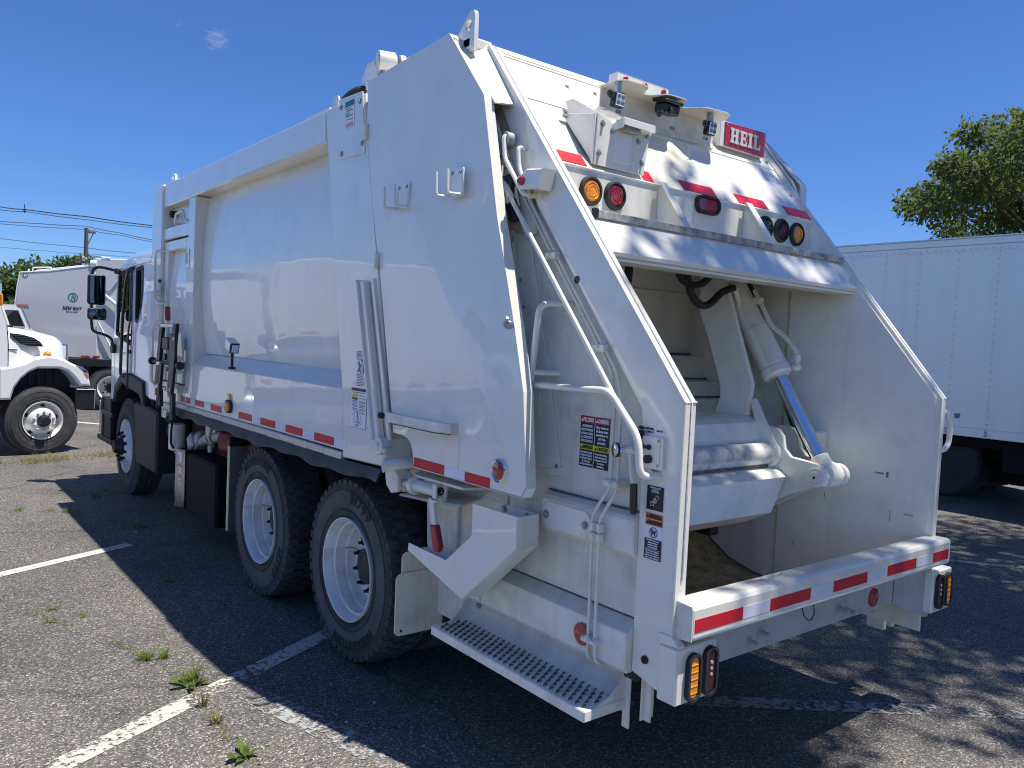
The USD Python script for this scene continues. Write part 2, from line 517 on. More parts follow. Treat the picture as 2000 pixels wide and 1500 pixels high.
def glass_mat(name, tint, k=0.18):
    return usdkit.material(stage, '/World/Looks/' + name, {
        't': ('transparent_bsdf', {'color': tint}), 'g': ('glossy_bsdf', {'color': (1, 1, 1), 'roughness': 0.01}),
        'f': ('fresnel', {'IOR': 1.6}), 'a': ('math', {'math_type': 'multiply_add', 'value2': 1.0, 'value3': k}), 'm': ('mix_closure', {})},
        [('f.fac', 'a.value1'), ('a.value', 'm.fac'), ('t.BSDF', 'm.closure1'), ('g.BSDF', 'm.closure2')], surface='m.closure')


glass = glass_mat('window_glass', (.55, .62, .62), .12)
darkglass = glass_mat('tinted_glass', (.10, .12, .12), .06)


def leaf_mat(name, a, b, trans):
    return usdkit.material(stage, '/World/Looks/' + name, {
        'g': ('geometry', {}), 'r': ('rgb_ramp', {'ramp': [(0, a), (1, b)]}), 'p': ('principled_bsdf', {'roughness': 0.55, 'specular_ior_level': .3}),
        't': ('translucent_bsdf', {}), 'h': ('mix_color', {'blend_type': 'multiply', 'fac': 1.0, 'b': trans}), 'm': ('mix_closure', {'fac': .48})},
        [('g.random_per_island', 'r.fac'), ('r.color', 'p.base_color'), ('r.color', 'h.a'), ('h.result', 't.color'), ('p.BSDF', 'm.closure1'), ('t.BSDF', 'm.closure2')], surface='m.closure')


leaf_a = leaf_mat('leaf_ash', (.085, .110, .045), (.23, .25, .10), (2.0, 2.0, 1.0))
leaf_b = leaf_mat('leaf_hedge', (.085, .115, .038), (.20, .22, .08), (1.7, 1.9, .9))
grass_m = leaf_mat('grass_blade', (.13, .19, .035), (.34, .36, .11), (1.7, 1.8, .9))
dry_m = leaf_mat('dry_stem', (.22, .20, .09), (.38, .34, .17), (1.3, 1.3, .9))

# ---------------------------------------------------------------- ground
asphalt = usdkit.material(stage, '/World/Looks/asphalt', {
    'g': ('geometry', {}),
    'big': ('noise_texture', {'scale': .35, 'detail': 5.0, 'roughness': .6}),
    'bigr': ('rgb_ramp', {'ramp': [(.28, (.096, .089, .082)), (.72, (.168, .155, .140))]}),
    'v': ('voronoi_texture', {'scale': 135.0, 'randomness': 1.0}),
    'vr': ('rgb_ramp', {'ramp': [(0, (.35, .35, .35)), (.35, (.82, .80, .78)), (.72, (1.0, .97, .94)), (.88, (1.7, 1.62, 1.5)), (1, (3.3, 3.15, 2.8))]}),
    'st': ('noise_texture', {'scale': .9, 'detail': 6.0, 'roughness': .65, 'distortion': .6}),
    'str': ('rgb_ramp', {'ramp': [(.28, (.48, .48, .49)), (.40, (.84, .84, .84)), (.52, (1, 1, 1)), (.66, (1.02, 1.01, 1.0)), (.74, (1.16, 1.13, 1.08))]}),
    'wn': ('noise_texture', {'scale': 1.6, 'detail': 4.0}),
    'wv': ('vector_math', {'math_type': 'multiply_add', 'vector2': (.5, .5, 0)}),
    'cr': ('voronoi_texture', {'feature': 'distance_to_edge', 'scale': .33}),
    'crr': ('rgb_ramp', {'ramp': [(0, (.30, .29, .28)), (.004, (.45, .44, .43)), (.009, (1, 1, 1))]}),
    'm3': ('mix_color', {'blend_type': 'multiply', 'fac': 1.0, 'use_clamp': False}),
    'm4': ('mix_color', {'blend_type': 'multiply', 'fac': .4, 'use_clamp': False}),
    'sep': ('separate_color', {}),
    'mul': ('mix_color', {'blend_type': 'multiply', 'fac': 1.0, 'use_clamp': False}),
    'fine': ('noise_texture', {'scale': 260.0, 'detail': 2.0}),
    'finer': ('map_range', {'from_min': .3, 'from_max': .7, 'to_min': .65, 'to_max': 1.35}),
    'mul2': ('mix_color', {'blend_type': 'multiply', 'fac': 1.0, 'use_clamp': False}),
    'p': ('principled_bsdf', {'roughness': .82, 'specular_ior_level': .35}),
    'h': ('math', {'math_type': 'multiply_add', 'value2': -1.0, 'value3': 1.0}),
    'b': ('bump', {'strength': .8, 'distance': .004})},
    [('g.position', 'big.vector'), ('big.fac', 'bigr.fac'), ('g.position', 'v.vector'), ('v.color', 'sep.color'), ('sep.r', 'vr.fac'),
     ('bigr.color', 'mul.a'), ('vr.color', 'mul.b'), ('g.position', 'fine.vector'), ('fine.fac', 'finer.value'), ('mul.result', 'mul2.a'), ('finer.result', 'mul2.b'),
     ('g.position', 'st.vector'), ('st.fac', 'str.fac'), ('mul2.result', 'm3.a'), ('str.color', 'm3.b'), ('g.position', 'wn.vector'), ('wn.color', 'wv.vector1'), ('g.position', 'wv.vector3'), ('wv.vector', 'cr.vector'), ('cr.distance', 'crr.fac'), ('m3.result', 'm4.a'), ('crr.color', 'm4.b'),
     ('m4.result', 'p.base_color'), ('v.distance', 'h.value1'), ('h.value', 'b.height'), ('b.normal', 'p.normal')], surface='p.BSDF')
S = 600.0
obj('parking_lot', tri([(-S, -S, 0), (S, -S, 0), (S, S, 0), (-S, S, 0)], [(0, 1, 2), (0, 2, 3)]), asphalt, smooth=False, kind='structure', label='worn grey asphalt of the parking lot with light aggregate')


def line_mat(name, cover, color):
    return usdkit.material(stage, '/World/Looks/' + name, {
        'g': ('geometry', {}), 'n': ('noise_texture', {'scale': 26.0, 'detail': 6.0, 'roughness': .75}), 'n2': ('noise_texture', {'scale': 3.0, 'detail': 3.0}),
        'a': ('math', {'math_type': 'multiply_add', 'value2': .55, 'value3': 0.0}), 's': ('math', {'math_type': 'add'}),
        'r': ('map_range', {'from_min': cover, 'from_max': cover + .06, 'to_min': 1, 'to_max': 0, 'clamp': True}),
        'p': ('principled_bsdf', {'base_color': color, 'roughness': .8}), 't': ('transparent_bsdf', {}), 'm': ('mix_closure', {}),
        'b': ('bump', {'strength': .8, 'distance': .004}), 'v': ('voronoi_texture', {'scale': 105.0})},
        [('g.position', 'n.vector'), ('g.position', 'n2.vector'), ('n2.fac', 'a.value1'), ('n.fac', 's.value1'), ('a.value', 's.value2'), ('s.value', 'r.value'),
         ('r.result', 'm.fac'), ('t.BSDF', 'm.closure1'), ('p.BSDF', 'm.closure2'), ('g.position', 'v.vector'), ('v.distance', 'b.height'), ('b.normal', 'p.normal')], surface='m.closure')


line_good = line_mat('line_paint', .90, (.56, .53, .45))
line_worn = line_mat('line_paint_worn', .765, (.52, .49, .41))
line_faint = line_mat('line_paint_faint', .725, (.34, .33, .31))


def ground_line(a, b, w, mat, label):
    a, b = np.array(a, float), np.array(b, float)
    d = (b - a) / np.linalg.norm(b - a)
    n = np.array([-d[1], d[0]]) * w / 2
    q = [(*(a + n), .004), (*(a - n), .004), (*(b - n), .004), (*(b + n), .004)]
    obj('parking_line', tri(q, [(0, 1, 2), (0, 2, 3)]), mat, smooth=False, label=label, cat='painted line', group='painted lines on the parking lot')


ground_line((-5.6, 3.40), (-1.62, 5.24), .11, line_good, 'white stall line at left ending in the truck shadow beside the front axle')
ground_line((-4.2, 1.02), (-.6, 2.83), .12, line_worn, 'broken white stall line running under the rear wheels past the weeds')
ground_line((-1.84, 2.20), (-1.50, 1.02), .15, line_faint, 'faint crossing line in the shadow edge behind the rear wheel')
ground_line((-.02, .82), (4.4, -2.6), .13, line_faint, 'nearly worn off line in the shade below the rear bumper')
ground_line((3.2, 3.0), (5.9, -.55), .08, line_worn, 'thin pale line on the sunlit asphalt before the box truck')
ground_line((-.50, 14.55), (.10, 13.75), .12, line_good, 'short white line under the nose of the hooded truck')

# ---------------------------------------------------------------- wheels
def bend_text(text, h, r, a0, x, bold=True, depth=.002, spread=1.0):
    """Raised letters round a tyre side facing -x, centred on angle a0 (degrees, 0 = top, positive towards -y)."""
    shp = text_shape(text, h, bold=bold, centre=True)
    m = [trimesh.creation.extrude_polygon(g, depth, engine='earcut') for g in getattr(shp, 'geoms', [shp])]
    m = trimesh.util.concatenate(m)
    ang = math.radians(a0) + m.vertices[:, 0] * spread / r
    rr = r + m.vertices[:, 1]
    return tri(np.stack([x - m.vertices[:, 2], -rr * np.sin(ang), rr * np.cos(ang)], 1), m.faces)


def tyre_mesh(R=.515, w=.28, rim=.290, lugs=True, ribs=False):
    """Tyre with its outer side at x = 0 and its inner side at x = w."""
    prof = [(.030, rim - .012), (.008, rim + .004), (.000, rim + .03), (-.006, rim + .085), (-.004, R - .085), (.004, R - .045), (.018, R - .018), (.030, R - .012)]
    half = [(x, r) for x, r in prof]
    other = [(w - x, r) for x, r in prof[::-1]]
    ms = [lathe([(-x, r) for x, r in half + other], (0, 0, 0), (-1, 0, 0), 72)]
    ang = 2 * math.pi / 46
    if lugs:
        for row, (x0, x1, off) in enumerate([(.006, .066, 0), (.072, .136, .5), (.144, .208, 0), (.214, w - .006, .5)]):
            for k in range(46):
                a = (k + off) * ang
                d = .34 * ang
                V = []
                for aa in (a - d, a + d):
                    for xx in (x0, x1):
                        edge = .016 if (row in (0, 3) and abs(xx - (.006 if row == 0 else w - .006)) < 1e-6) else 0
                        for rr in (R - .035 - edge * 2, R - edge):
                            V.append((xx, -rr * math.sin(aa), rr * math.cos(aa)))
                h = trimesh.convex.convex_hull(np.array(V)) if k == 0 and False else None
                # corners: (angle, x, r)
                f = [(0, 1, 3), (0, 3, 2), (4, 7, 5), (4, 6, 7), (1, 5, 7), (1, 7, 3), (0, 5, 1), (0, 4, 5), (2, 3, 7), (2, 7, 6)]
                ms.append(tri(V, f))
    if ribs:
        for x0, x1 in ((.02, .06), (.07, .12), (.13, .17), (.18, w - .02)):
            ms.append(lathe([(-x0, R - .02), (-x0 - .003, R), (-x1 + .003, R), (-x1, R - .02)], (0, 0, 0), (-1, 0, 0), 64))
    for rr in (rim + .045, R - .07):
        ms.append(lathe([(.0055, rr - .004), (.0085, rr), (.0055, rr + .004)], (0, 0, 0), (-1, 0, 0), 72))
    return ms


def dual_wheel(parent, letters):
    """Outer drive wheel of a pair: deep dish, dark hub far inside."""
    t = thing('wheel', parent=parent, label='rear wheel with deep white dished rim and lugged tyre')
    obj('tyre', tyre_mesh(), tyre_m, t, smooth=40)
    obj('sidewall', lathe([(-.0005, .330), (.0045, .352), (.0075, .378), (.0058, .428), (-.001, .455)], (0, 0, 0), (-1, 0, 0), 72), tyre_s, t)
    for txt, a, h in letters:
        obj('tyre_lettering', bend_text(txt, h, .385 if h > .05 else .390, a, -.0076), tyre_t, t, smooth=False)
    obj('rim', lathe([(-.03, .286), (.004, .290), (.008, .287), (.006, .281), (-.022, .268), (-.05, .262), (-.055, .250), (-.115, .246), (-.122, .236), (-.160, .228), (-.175, .215), (-.178, .175), (-.172, .16), (-.172, .06)], (0, 0, 0), (-1, 0, 0), 56), rim_m, t)
    for k in range(5):
        a = 2 * math.pi * (k + .3) / 5
        obj('hand_hole', cyl((.1775, -.195 * math.sin(a), .195 * math.cos(a)), (.1745, -.195 * math.sin(a), .195 * math.cos(a)), .022, 14, 0), black, t)
    obj('hub', [lathe([(-.175, .120), (-.160, .118), (-.150, .105), (-.118, .100), (-.112, .085), (-.108, .001)], (0, 0, 0), (-1, 0, 0), 30)], black, t)
    for k in range(10):
        a = 2 * math.pi * k / 10
        p = np.array([.172, -.143 * math.sin(a), .143 * math.cos(a)])
        obj('wheel_nut', [cyl(p, p - [.034, 0, 0], .017, 6, .002), cyl(p - [.034, 0, 0], p - [.058, 0, 0], .010, 8, .002)], black, t)
    obj('valve_stem', tube([(.165, .19, .05), (.12, .215, .06), (.09, .2, .06)], .005), zinc, t)
    return t


def steer_wheel(parent, hub_mat, nut_mat, name='wheel', label='front wheel with white dished-out disc'):
    t = thing(name, parent=parent, label=label)
    obj('tyre', tyre_mesh(lugs=False, ribs=True), tyre_m, t, smooth=40)
    for q in ('a', ):
        obj('sidewall_band', lathe([(.006, .36), (.0075, .365), (.0075, .40), (.006, .405)], (0, 0, 0), (-1, 0, 0), 64), tyre_m, t)
    obj('rim', lathe([(-.03, .286), (.004, .290), (.008, .287), (.006, .280), (-.02, .268), (-.06, .262), (-.085, .255), (-.090, .235), (-.045, .205), (.005, .175), (.030, .150), (.040, .130), (.040, .09)], (0, 0, 0), (-1, 0, 0), 56), rim_m, t)
    for k in range(5):
        a = 2 * math.pi * (k + .08) / 5
        c = np.array([.068, -.220 * math.sin(a), .220 * math.cos(a)])
        n = np.array([-.78, -.62 * math.sin(a), .62 * math.cos(a)])
        obj('hand_hole', cyl(c, c + n * .006, .033, 16, 0), black, t)
    obj('hub', [lathe([(.030, .10), (.075, .085), (.10, .072), (.125, .066), (.13, .05), (.132, .001)], (0, 0, 0), (-1, 0, 0), 26)], hub_mat, t)
    for k in range(10):
        a = 2 * math.pi * k / 10
        p = np.array([-.032, -.143 * math.sin(a), .143 * math.cos(a)])
        obj('wheel_nut', [cyl(p, p - [.026, 0, 0], .019, 6, .002), cyl(p - [.026, 0, 0], p - [.050, 0, 0], .010, 8, .002)], nut_mat, t)
    return t


# ---------------------------------------------------------------- the refuse truck (rear at y = 0, heading +y, left side at x = -1.22)
truck = thing('garbage_truck', 'big white rear-loading garbage truck in the middle with open rear hopper', 'garbage truck', (0, 0, 0))


def T(name, mesh, mat=None, label=None, parent=None, smooth=35):
    return obj(name, mesh, mat or paint, parent or truck, label, smooth)


XL = -1.22
# chassis
for x in (-.43, .35):
    T('frame_rail', box(x, x + .08, .9, 8.5, .80, 1.06, .01), black)
for y in (1.3, 2.8, 4.2, 5.6):
    T('cross_member', box(-.35, .35, y, y + .12, .84, 1.02, .01), black)
for y in (2.17, 3.49):
    T('axle', [cyl((-1.0, y, .51), (1.0, y, .51), .075), trimesh.creation.icosphere(2, .2).apply_translation((0, y, .52))], black)
T('axle', [cyl((-1.0, 7.48, .50), (1.0, 7.48, .50), .06)], black)
w1 = dual_wheel(truck, [('M799', 22, .056), ('BRIDGESTONE', 163, .044)])
place(w1, (-1.205, 2.17, .515))
w2 = dual_wheel(truck, [('BRIDGESTONE', -8, .044), ('M799', 120, .056)])
place(w2, (-1.205, 3.49, .515))
for y in (2.17, 3.49):
    i = obj('inner_wheel', tyre_mesh(), tyre_m, truck, 'inner tyre of the rear pair', smooth=40)
    place(i, (-.865, y, .515))
for y in (2.17, 3.49):
    c = copy(w1, 'wheel', loc=(1.205, y, .515), rz=180, parent=truck)
    i = copy(stage.GetPrimAtPath('/World/garbage_truck/inner_wheel'), 'inner_wheel', loc=(.585, y, .515), parent=truck)
w3 = steer_wheel(truck, black, black)
place(w3, (-1.165, 7.46, .515))
copy(w3, 'wheel', loc=(1.165, 7.46, .515), rz=180, parent=truck)

# body
T('body_core', box(-1.055, 1.18, 2.12, 6.26, 1.18, 3.06, .01), paint2)
T('roof', box(-1.10, 1.2, 2.02, 6.28, 3.062, 3.10, .01))
T('top_beam', prism([(5.97, 2.905), (5.97, 3.115), (2.60, 3.122), (2.585, 2.93)], 'x', XL, -1.06, .010))
T('front_frame', box(-1.238, -1.06, 5.965, 6.305, 1.12, 3.115, .014))
T('lifting_eye', sprism(Polygon(rrect(5.86, 6.0, 3.05, 3.22, .06)).difference(Point(5.93, 3.165).buffer(.028)), 'x', -1.16, -1.14))
T('side_post', box(XL, -1.06, 5.035, 5.215, 1.13, 2.908, .010))
rear_post = T('rear_post', prism([(2.605, 3.122), (2.57, 2.93), (2.275, 1.52), (2.235, 1.135), (1.80, 1.15), (1.72, 1.30), (1.895, 2.12), (2.13, 3.12)], 'x', XL, -1.06, .008))
T('lower_skirt', prism([(5.036, 1.52), (2.268, 1.522), (2.232, 1.175), (5.036, 1.165)], 'x', XL, -1.15, .005))
T('skirt_ledge', plate([(XL + .004, 5.036, 1.518), (XL + .004, 2.27, 1.521), (-1.075, 2.285, 1.619), (-1.075, 5.036, 1.617)], .006))


def shell(y0a, y0b, y1, z0, z1, depth, bulge, name, nx=14):
    """Bulged side sheet between the posts; its rear edge runs from y0a (bottom) to y0b (top)."""
    t = np.linspace(0, 1, 22)
    V, F = [], []
    for i, tt in enumerate(t):
        x = -1.22 + depth * (1 - bulge * 4 * tt * (1 - tt))
        ya = y0a + (y0b - y0a) * tt
        for k in range(nx + 1):
            s = k / nx
            wob = .003 * math.sin(5 * s + 2.2 * tt * 3) * math.sin(math.pi * s) + .002 * math.sin(11 * s + 5 * tt)
            V.append((x + wob, ya + (y1 - ya) * s, z0 + (z1 - z0) * tt))
    n = nx + 1
    for i in range(len(t) - 1):
        for k in range(nx):
            a = i * n + k
            F += [(a, a + 1, a + n + 1), (a, a + n + 1, a + n)]
    return T(name, tri(V, F), paint, smooth=True)


shell(2.24, 2.62, 5.06, 1.61, 2.94, .125, .45, 'side_shell')
T('pocket_back', box(-1.135, -1.11, 5.21, 5.97, 2.70, 2.92, .002))
T('pocket_rail', box(XL + .004, -1.09, 5.214, 5.966, 2.605, 2.712, .008))
T('pocket_camera', [cyl((-1.14, 5.86, 2.84), (-1.20, 5.86, 2.84), .032, 16)], black)
T('pocket_handle', tube([(-1.14, 5.70, 2.74), (-1.20, 5.70, 2.74), (-1.20, 5.66, 2.82), (-1.20, 5.45, 2.83), (-1.20, 5.38, 2.745), (-1.14, 5.38, 2.745)], .011, .02))
door = T('side_door', [box(XL + .012, -1.13, 5.84, 5.955, 1.33, 2.59, .006), box(XL + .012, -1.13, 5.225, 5.30, 1.33, 2.59, .006),
                       box(XL + .012, -1.13, 5.30, 5.84, 2.50, 2.59, .006), box(XL + .012, -1.13, 5.30, 5.84, 1.33, 1.42, .006)])
sv = []
for i in range(15):
    tt = i / 14
    x = -1.155 - .035 * 4 * tt * (1 - tt)
    sv += [(x, 5.29, 1.41 + 1.10 * tt), (x, 5.85, 1.41 + 1.10 * tt)]
obj('door_panel', tri(sv, [f for i in range(14) for f in ((2 * i, 2 * i + 1, 2 * i + 3), (2 * i, 2 * i + 3, 2 * i + 2))]), paint, door, smooth=True)
for z in (2.36, 1.76):
    T('door_hinge', [cyl((-1.228, 5.225, z), (-1.228, 5.225, z + .09), .014, 12), box(-1.226, -1.218, 5.16, 5.225, z - .04, z + .12, .003)])
T('side_sill', box(XL, -1.12, 5.214, 5.966, 1.13, 1.325, .006))
for z in (1.30, 1.22, 1.16):
    T('rivet', bolt((XL, 5.16, z), (-1, 0, 0), .007, .006), zinc)
# hinge strip and rubber flap below the body
for k in range(15):
    y = 2.24 + k * .222
    T('hinge_strip', box(-1.232, -1.20, y, y + .214, 1.122 + .002 * (k % 2), 1.168, .005), alu)
fv = []
NY = 60
for i in range(NY + 1):
    y = 1.78 + (5.48 - 1.78) * i / NY
    o = .006 * math.sin(i * .9) + .005 * math.sin(i * .37 + 1)
    rise = .035 * max(0, (2.4 - y) / .6)
    fv += [(-1.226, y, 1.126 + rise * .3), (-1.248 + o, y, 1.095 + o * .4 + rise * .3), (-1.262 + o, y, 1.062 + o + rise * .2), (-1.254 + o, y, 1.061 + o + rise * .2), (-1.215, y, 1.118 + rise * .3)]
ff = []
for i in range(NY):
    for k in range(4):
        a = i * 5 + k
        ff += [(a, a + 5, a + 6), (a, a + 6, a + 1)]
T('rubber_flap', tri(fv, ff), flaprub, smooth=True)
# reflective tape along the skirt
for a, b in ((5.72, 5.58), (5.32, 5.20), (5.17, 5.04), (4.92, 4.682), (4.515, 4.262), (3.895, 3.633), (3.472, 3.212), (3.041, 2.78), (2.611, 2.35)):
    T('red_tape', box(XL - .0015, XL + .001, b, a, 1.187, 1.2345, .0004), redtape, smooth=False)
for a, b in ((5.036, 4.925), (4.678, 4.52), (3.628, 3.478), (3.207, 3.046), (2.775, 2.616), (2.345, 2.192)):
    T('white_tape', box(XL - .0013, XL + .001, b, a, 1.187, 1.2345, .0004), whitetape, smooth=False)
lamp = T('side_marker_lamp', sprism(Polygon(rrect(4.02, 4.155, 1.205, 1.30, .045)), 'x', -1.238, XL), rubber)
obj('lens', lathe([(0, .042), (.010, .040), (.018, .030), (.022, .001)], (-1.236, 4.088, 1.252), (-1, 0, 0), 24), amber, lamp)
obj('lamp_bracket', box(-1.234, XL, 4.06, 4.115, 1.30, 1.345, .003), amber, lamp)
# work lamp on the ledge
wl = T('work_lamp', [rot(box(-1.27, -1.20, 3.97, 4.09, 1.665, 1.75, .012), 18, (1, 0, 0), (-1.23, 4.03, 1.70))], paint, 'small white lamp on a black stalk above the ledge')
obj('lens', rot(box(-1.262, -1.215, 3.948, 3.956, 1.678, 1.735, .002), 18, (1, 0, 0), (-1.23, 4.03, 1.70)), clear_led, wl)
obj('rim', rot(box(-1.274, -1.205, 3.955, 3.967, 1.668, 1.745, .006), 18, (1, 0, 0), (-1.23, 4.03, 1.70)), glossblack, wl)
obj('stalk', [tube([(-1.235, 4.02, 1.67), (-1.235, 4.02, 1.54)], .010), cyl((-1.235, 4.02, 1.532), (-1.235, 4.02, 1.548), .026, 14)], black, wl)
# cover plate with bolts at the top of the rear post
T('cover_plate', prism([(2.42, 3.14), (2.385, 2.80), (2.088, 2.795), (2.14, 3.13)], 'x', -1.227, -1.219, .002))
for y, z in ((2.385, 3.09), (2.12, 2.85), (2.36, 2.83), (2.16, 3.08)):
    T('cover_bolt', bolt((-1.227, y, z), (-1, 0, 0), .011, .008), zinc)
# prop bar in its channel, pivot below
T('prop_bar', [prism([(2.031, 2.11), (1.985, 2.11), (1.752, 1.29), (1.80, 1.29)], 'x', -1.262, -1.225, .006), prism([(2.045, 2.115), (2.031, 2.10), (1.80, 1.29), (1.814, 1.29)], 'x', -1.278, -1.225, .003)])
T('prop_channel', prism([(1.955, 2.12), (1.925, 2.12), (1.69, 1.30), (1.72, 1.30)], 'x', -1.236, -1.218, .004))
pv = T('prop_pivot', [cyl((-1.22, 1.752, 1.266), (-1.272, 1.752, 1.266), .047, 24), cyl((-1.27, 1.752, 1.266), (-1.284, 1.752, 1.266), .024, 6)])
T('prop_latch', box(-1.262, -1.22, 1.692, 1.720, 1.232, 1.262, .004))
for z, y in ((2.86, 2.075), (2.17, 1.905)):
    T('seam_hinge', [cyl((-1.232, y, z), (-1.232, y, z + .085), .013, 12)], paint2)

# ---- tailgate
apex = (1.372, 3.232)
edge = [(-1.172, 1.395, 3.243), (-1.168, 1.106, 2.905), (-1.183, .95, 2.36), (-1.196, .782, 1.90), (-1.204, .69, 1.62), (-1.220, .625, 1.24), (-1.220, .648, 1.197)]
crease = [(2.09, 3.165), (1.75, 2.66), (1.611, 2.435), (1.428, 2.20), (.987, 1.648), (.779, 1.385), (.632, 1.215)]
left = [(2.09, 3.165), (2.086, 2.925), (1.978, 2.455), (1.887, 2.16), (1.72, 1.48), (1.695, 1.385)]
side = [(XL, *c) for c in crease]
# front part, flat
front_poly = [*left, (1.69, 1.34), (1.60, 1.338), (1.545, 1.328), (1.510, 1.300), (1.492, 1.255), (1.480, 1.198), (.66, 1.197)]
front_poly = front_poly + crease[5:0:-1]
T('tailgate_side_panel', prism(front_poly, 'x', XL, XL + .006, .0))
v = np.array([side[0], *edge[:5], side[5], side[4], side[3], side[2], side[1]])
cv, cf = cap(np.stack([v[:, 1], v[:, 2]], 1))
idx = np.array([np.argmin(((v[:, 1:] - q) ** 2).sum(1)) for q in cv])
T('tailgate_side_facet', [tri(v, idx[cf]), tri([side[5], edge[4], edge[5], edge[6], (XL, .66, 1.197)], [(0, 1, 2), (0, 2, 3), (0, 3, 4)])], smooth=False)
fl = []
E_ = [np.array(e) for e in edge]
for a, b in zip(E_, E_[1:]):
    o = np.array([.052, 0, 0])
    fl.append(plate([a, b, b + o, a + o], .006))
T('tailgate_side_flange', fl, paint, smooth=False)
T('tailgate_side_flange', plate([(-1.22, 1.48, 1.197), (-1.22, .648, 1.197), (-1.16, .66, 1.197), (-1.16, 1.48, 1.197)], .006))
T('tailgate_side_flange', plate([(XL, 2.09, 3.166), (-1.172, 1.395, 3.244), (-1.12, 1.395, 3.244), (-1.12, 2.09, 3.166)], .006))
T('panel_latch', [cyl((-1.19, .80, 1.895), (-1.23, .785, 1.895), .018, 14), tube([(-1.23, .79, 1.895), (-1.245, .762, 1.92)], .006), lathe([(0, .014), (.004, .02), (.008, .014)], (-1.21, .79, 1.895), (-1, -.3, 0), 14)], zinc)
# rub bar on the panel
T('rub_bar', [prism([(XL, 1.735), (-1.262, 1.700), (-1.278, 1.62), (-1.278, 1.22), (-1.262, 1.115), (XL, 1.112), (XL, 1.130), (-1.250, 1.135), (-1.266, 1.22), (-1.266, 1.62), (-1.255, 1.68), (XL, 1.715)], 'z', 1.396, 1.446, .002)], paint2, 'bent steel bar with rusty edges across the lower side panel')
T('rub_bar_edge', tube([(-1.279, 1.62, 1.396), (-1.279, 1.22, 1.396), (-1.263, 1.115, 1.399)], .0025), M('rust_line', (.20, .10, .05), .8, vary=.5, vscale=60))
T('rub_bar_stop', cyl((-1.262, 1.728, 1.422), (-1.262, 1.755, 1.422), .016, 10), rubber)
T('panel_seam', box(XL - .0006, XL, 1.098, 1.101, 1.20, 1.40, 0), seam)
T('red_tape', box(XL - .0015, XL, 1.213, 1.477, 1.199, 1.2455, .0004), redtape)
T('white_tape', box(XL - .0013, XL, 1.049, 1.211, 1.199, 1.2425, .0004), whitetape)
T('red_tape', box(XL - .0015, XL, .863, 1.047, 1.199, 1.2425, .0004), redtape)
rr_ = T('round_reflector', lathe([(0, .052), (.012, .05), (.016, .044), (.012, .039)], (XL, .795, 1.286), (-1, 0, 0), 32), chrome)
obj('lens', lathe([(.004, .041), (.012, .039), (.017, .028), (.019, .001)], (XL, .795, 1.286), (-1, 0, 0), 28), redlens, rr_)
# hooks
for y0, y1, z0, z1 in ((1.15, 1.258, 2.461, 2.587), (1.612, 1.728, 2.454, 2.578)):
    h = T('hook_bracket', sprism(Polygon(rrect(y0, y1, z0, z1, .010)), 'x', -1.227, XL))
    for y in (y0 + .012, y1 - .004):
        obj('hook', [tube([(-1.224, y, z0 + .09), (-1.226, y, z0 + .006), (-1.298, y, z0 + .002), (-1.302, y, z1 - .02)], .0075, .012, 8)], paint, h)
    for y in (y0 + .022, y1 - .022):
        obj('bolt', bolt((-1.227, y, z1 - .018), (-1, 0, 0), .007, .005), zinc, h)
# hopper walls: frame and plates
for sgn, nm in ((-1, 'left'), (1, 'right')):
    X = lambda x: sgn * x
    wall = [(.03, .58), (.03, 1.64), (1.27, 3.165), (2.05, 3.165), (2.05, .98), (1.68, .98), (1.66, .60)] if sgn < 0 else [(.03, .42), (.03, 1.64), (1.27, 3.165), (2.05, 3.165), (2.05, .42)]
    T('hopper_side_wall', prism(wall, 'x', X(.985), X(1.0), .002), paint2 if sgn < 0 else inner)
    fr = [(.0, .565), (.0, 1.634), (1.272, 3.198), (1.34, 3.198), (.86, 2.375 + .03), (.205, 1.60), (.19, 1.48), (.185, .61)]
    T('hopper_side_frame', prism(fr, 'x', X(.995), X(1.03), .004), paint)
T('hopper_side_wall', box(-1.0, -.975, .25, 1.66, .42, .60, .002), paint2)
# inner and outer trim tubes on the rear edge of the left wall
T('rear_edge_flange', [plate([(-1.032, .0, 1.634), (-1.032, 1.272, 3.198), (-.972, 1.272, 3.198), (-.972, .0, 1.634)], .008)])
T('rear_edge_flange', [box(-1.034, -.972, -.004, .006, .78, 1.636, .003)])
T('rear_edge_weld', [tube([(-1.0, -.006, 1.0), (-1.0, -.006, 1.636), (-1.0, 1.27, 3.201)], .004, 0, 6)], seam)
T('edge_weld', tube([(-1.033, .0, 1.635), (-.972, -.003, 1.638)], .005, 0, 6), seam)
T('rear_edge_flange', [plate([(1.032, .0, 1.634), (1.032, 1.272, 3.198), (1.012, 1.272, 3.198), (1.012, .0, 1.634)], .008)])
# narrow roof piece beside the left panel
T('tailgate_shoulder', plate([(-1.125, 1.375, 3.215), (-1.125, 1.075, 2.872), (-1.025, 1.055, 2.880), (-1.025, 1.300, 3.205)], .008))
T('anti_slip_strip', plate([(-1.085, 1.305, 3.157), (-1.085, 1.125, 2.943), (-1.05, 1.118, 2.945), (-1.05, 1.290, 3.157)], .004), paint2)
T('shoulder_box', box(-1.12, -.99, 1.29, 1.36, 3.17, 3.225, .01))
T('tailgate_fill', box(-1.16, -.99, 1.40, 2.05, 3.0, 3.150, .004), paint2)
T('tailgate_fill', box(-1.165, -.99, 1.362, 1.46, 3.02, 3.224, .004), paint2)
T('tailgate_roof', box(-1.12, 1.12, 1.30, 2.06, 3.150, 3.168, .006))
T('lifting_eye', sprism(Polygon([(1.41, 3.15), (1.405, 3.245), (1.31, 3.335), (1.275, 3.335), (1.265, 3.31), (1.265, 3.15)]).difference(Point(1.315, 3.275).buffer(.026)), 'x', -1.12, -1.098))
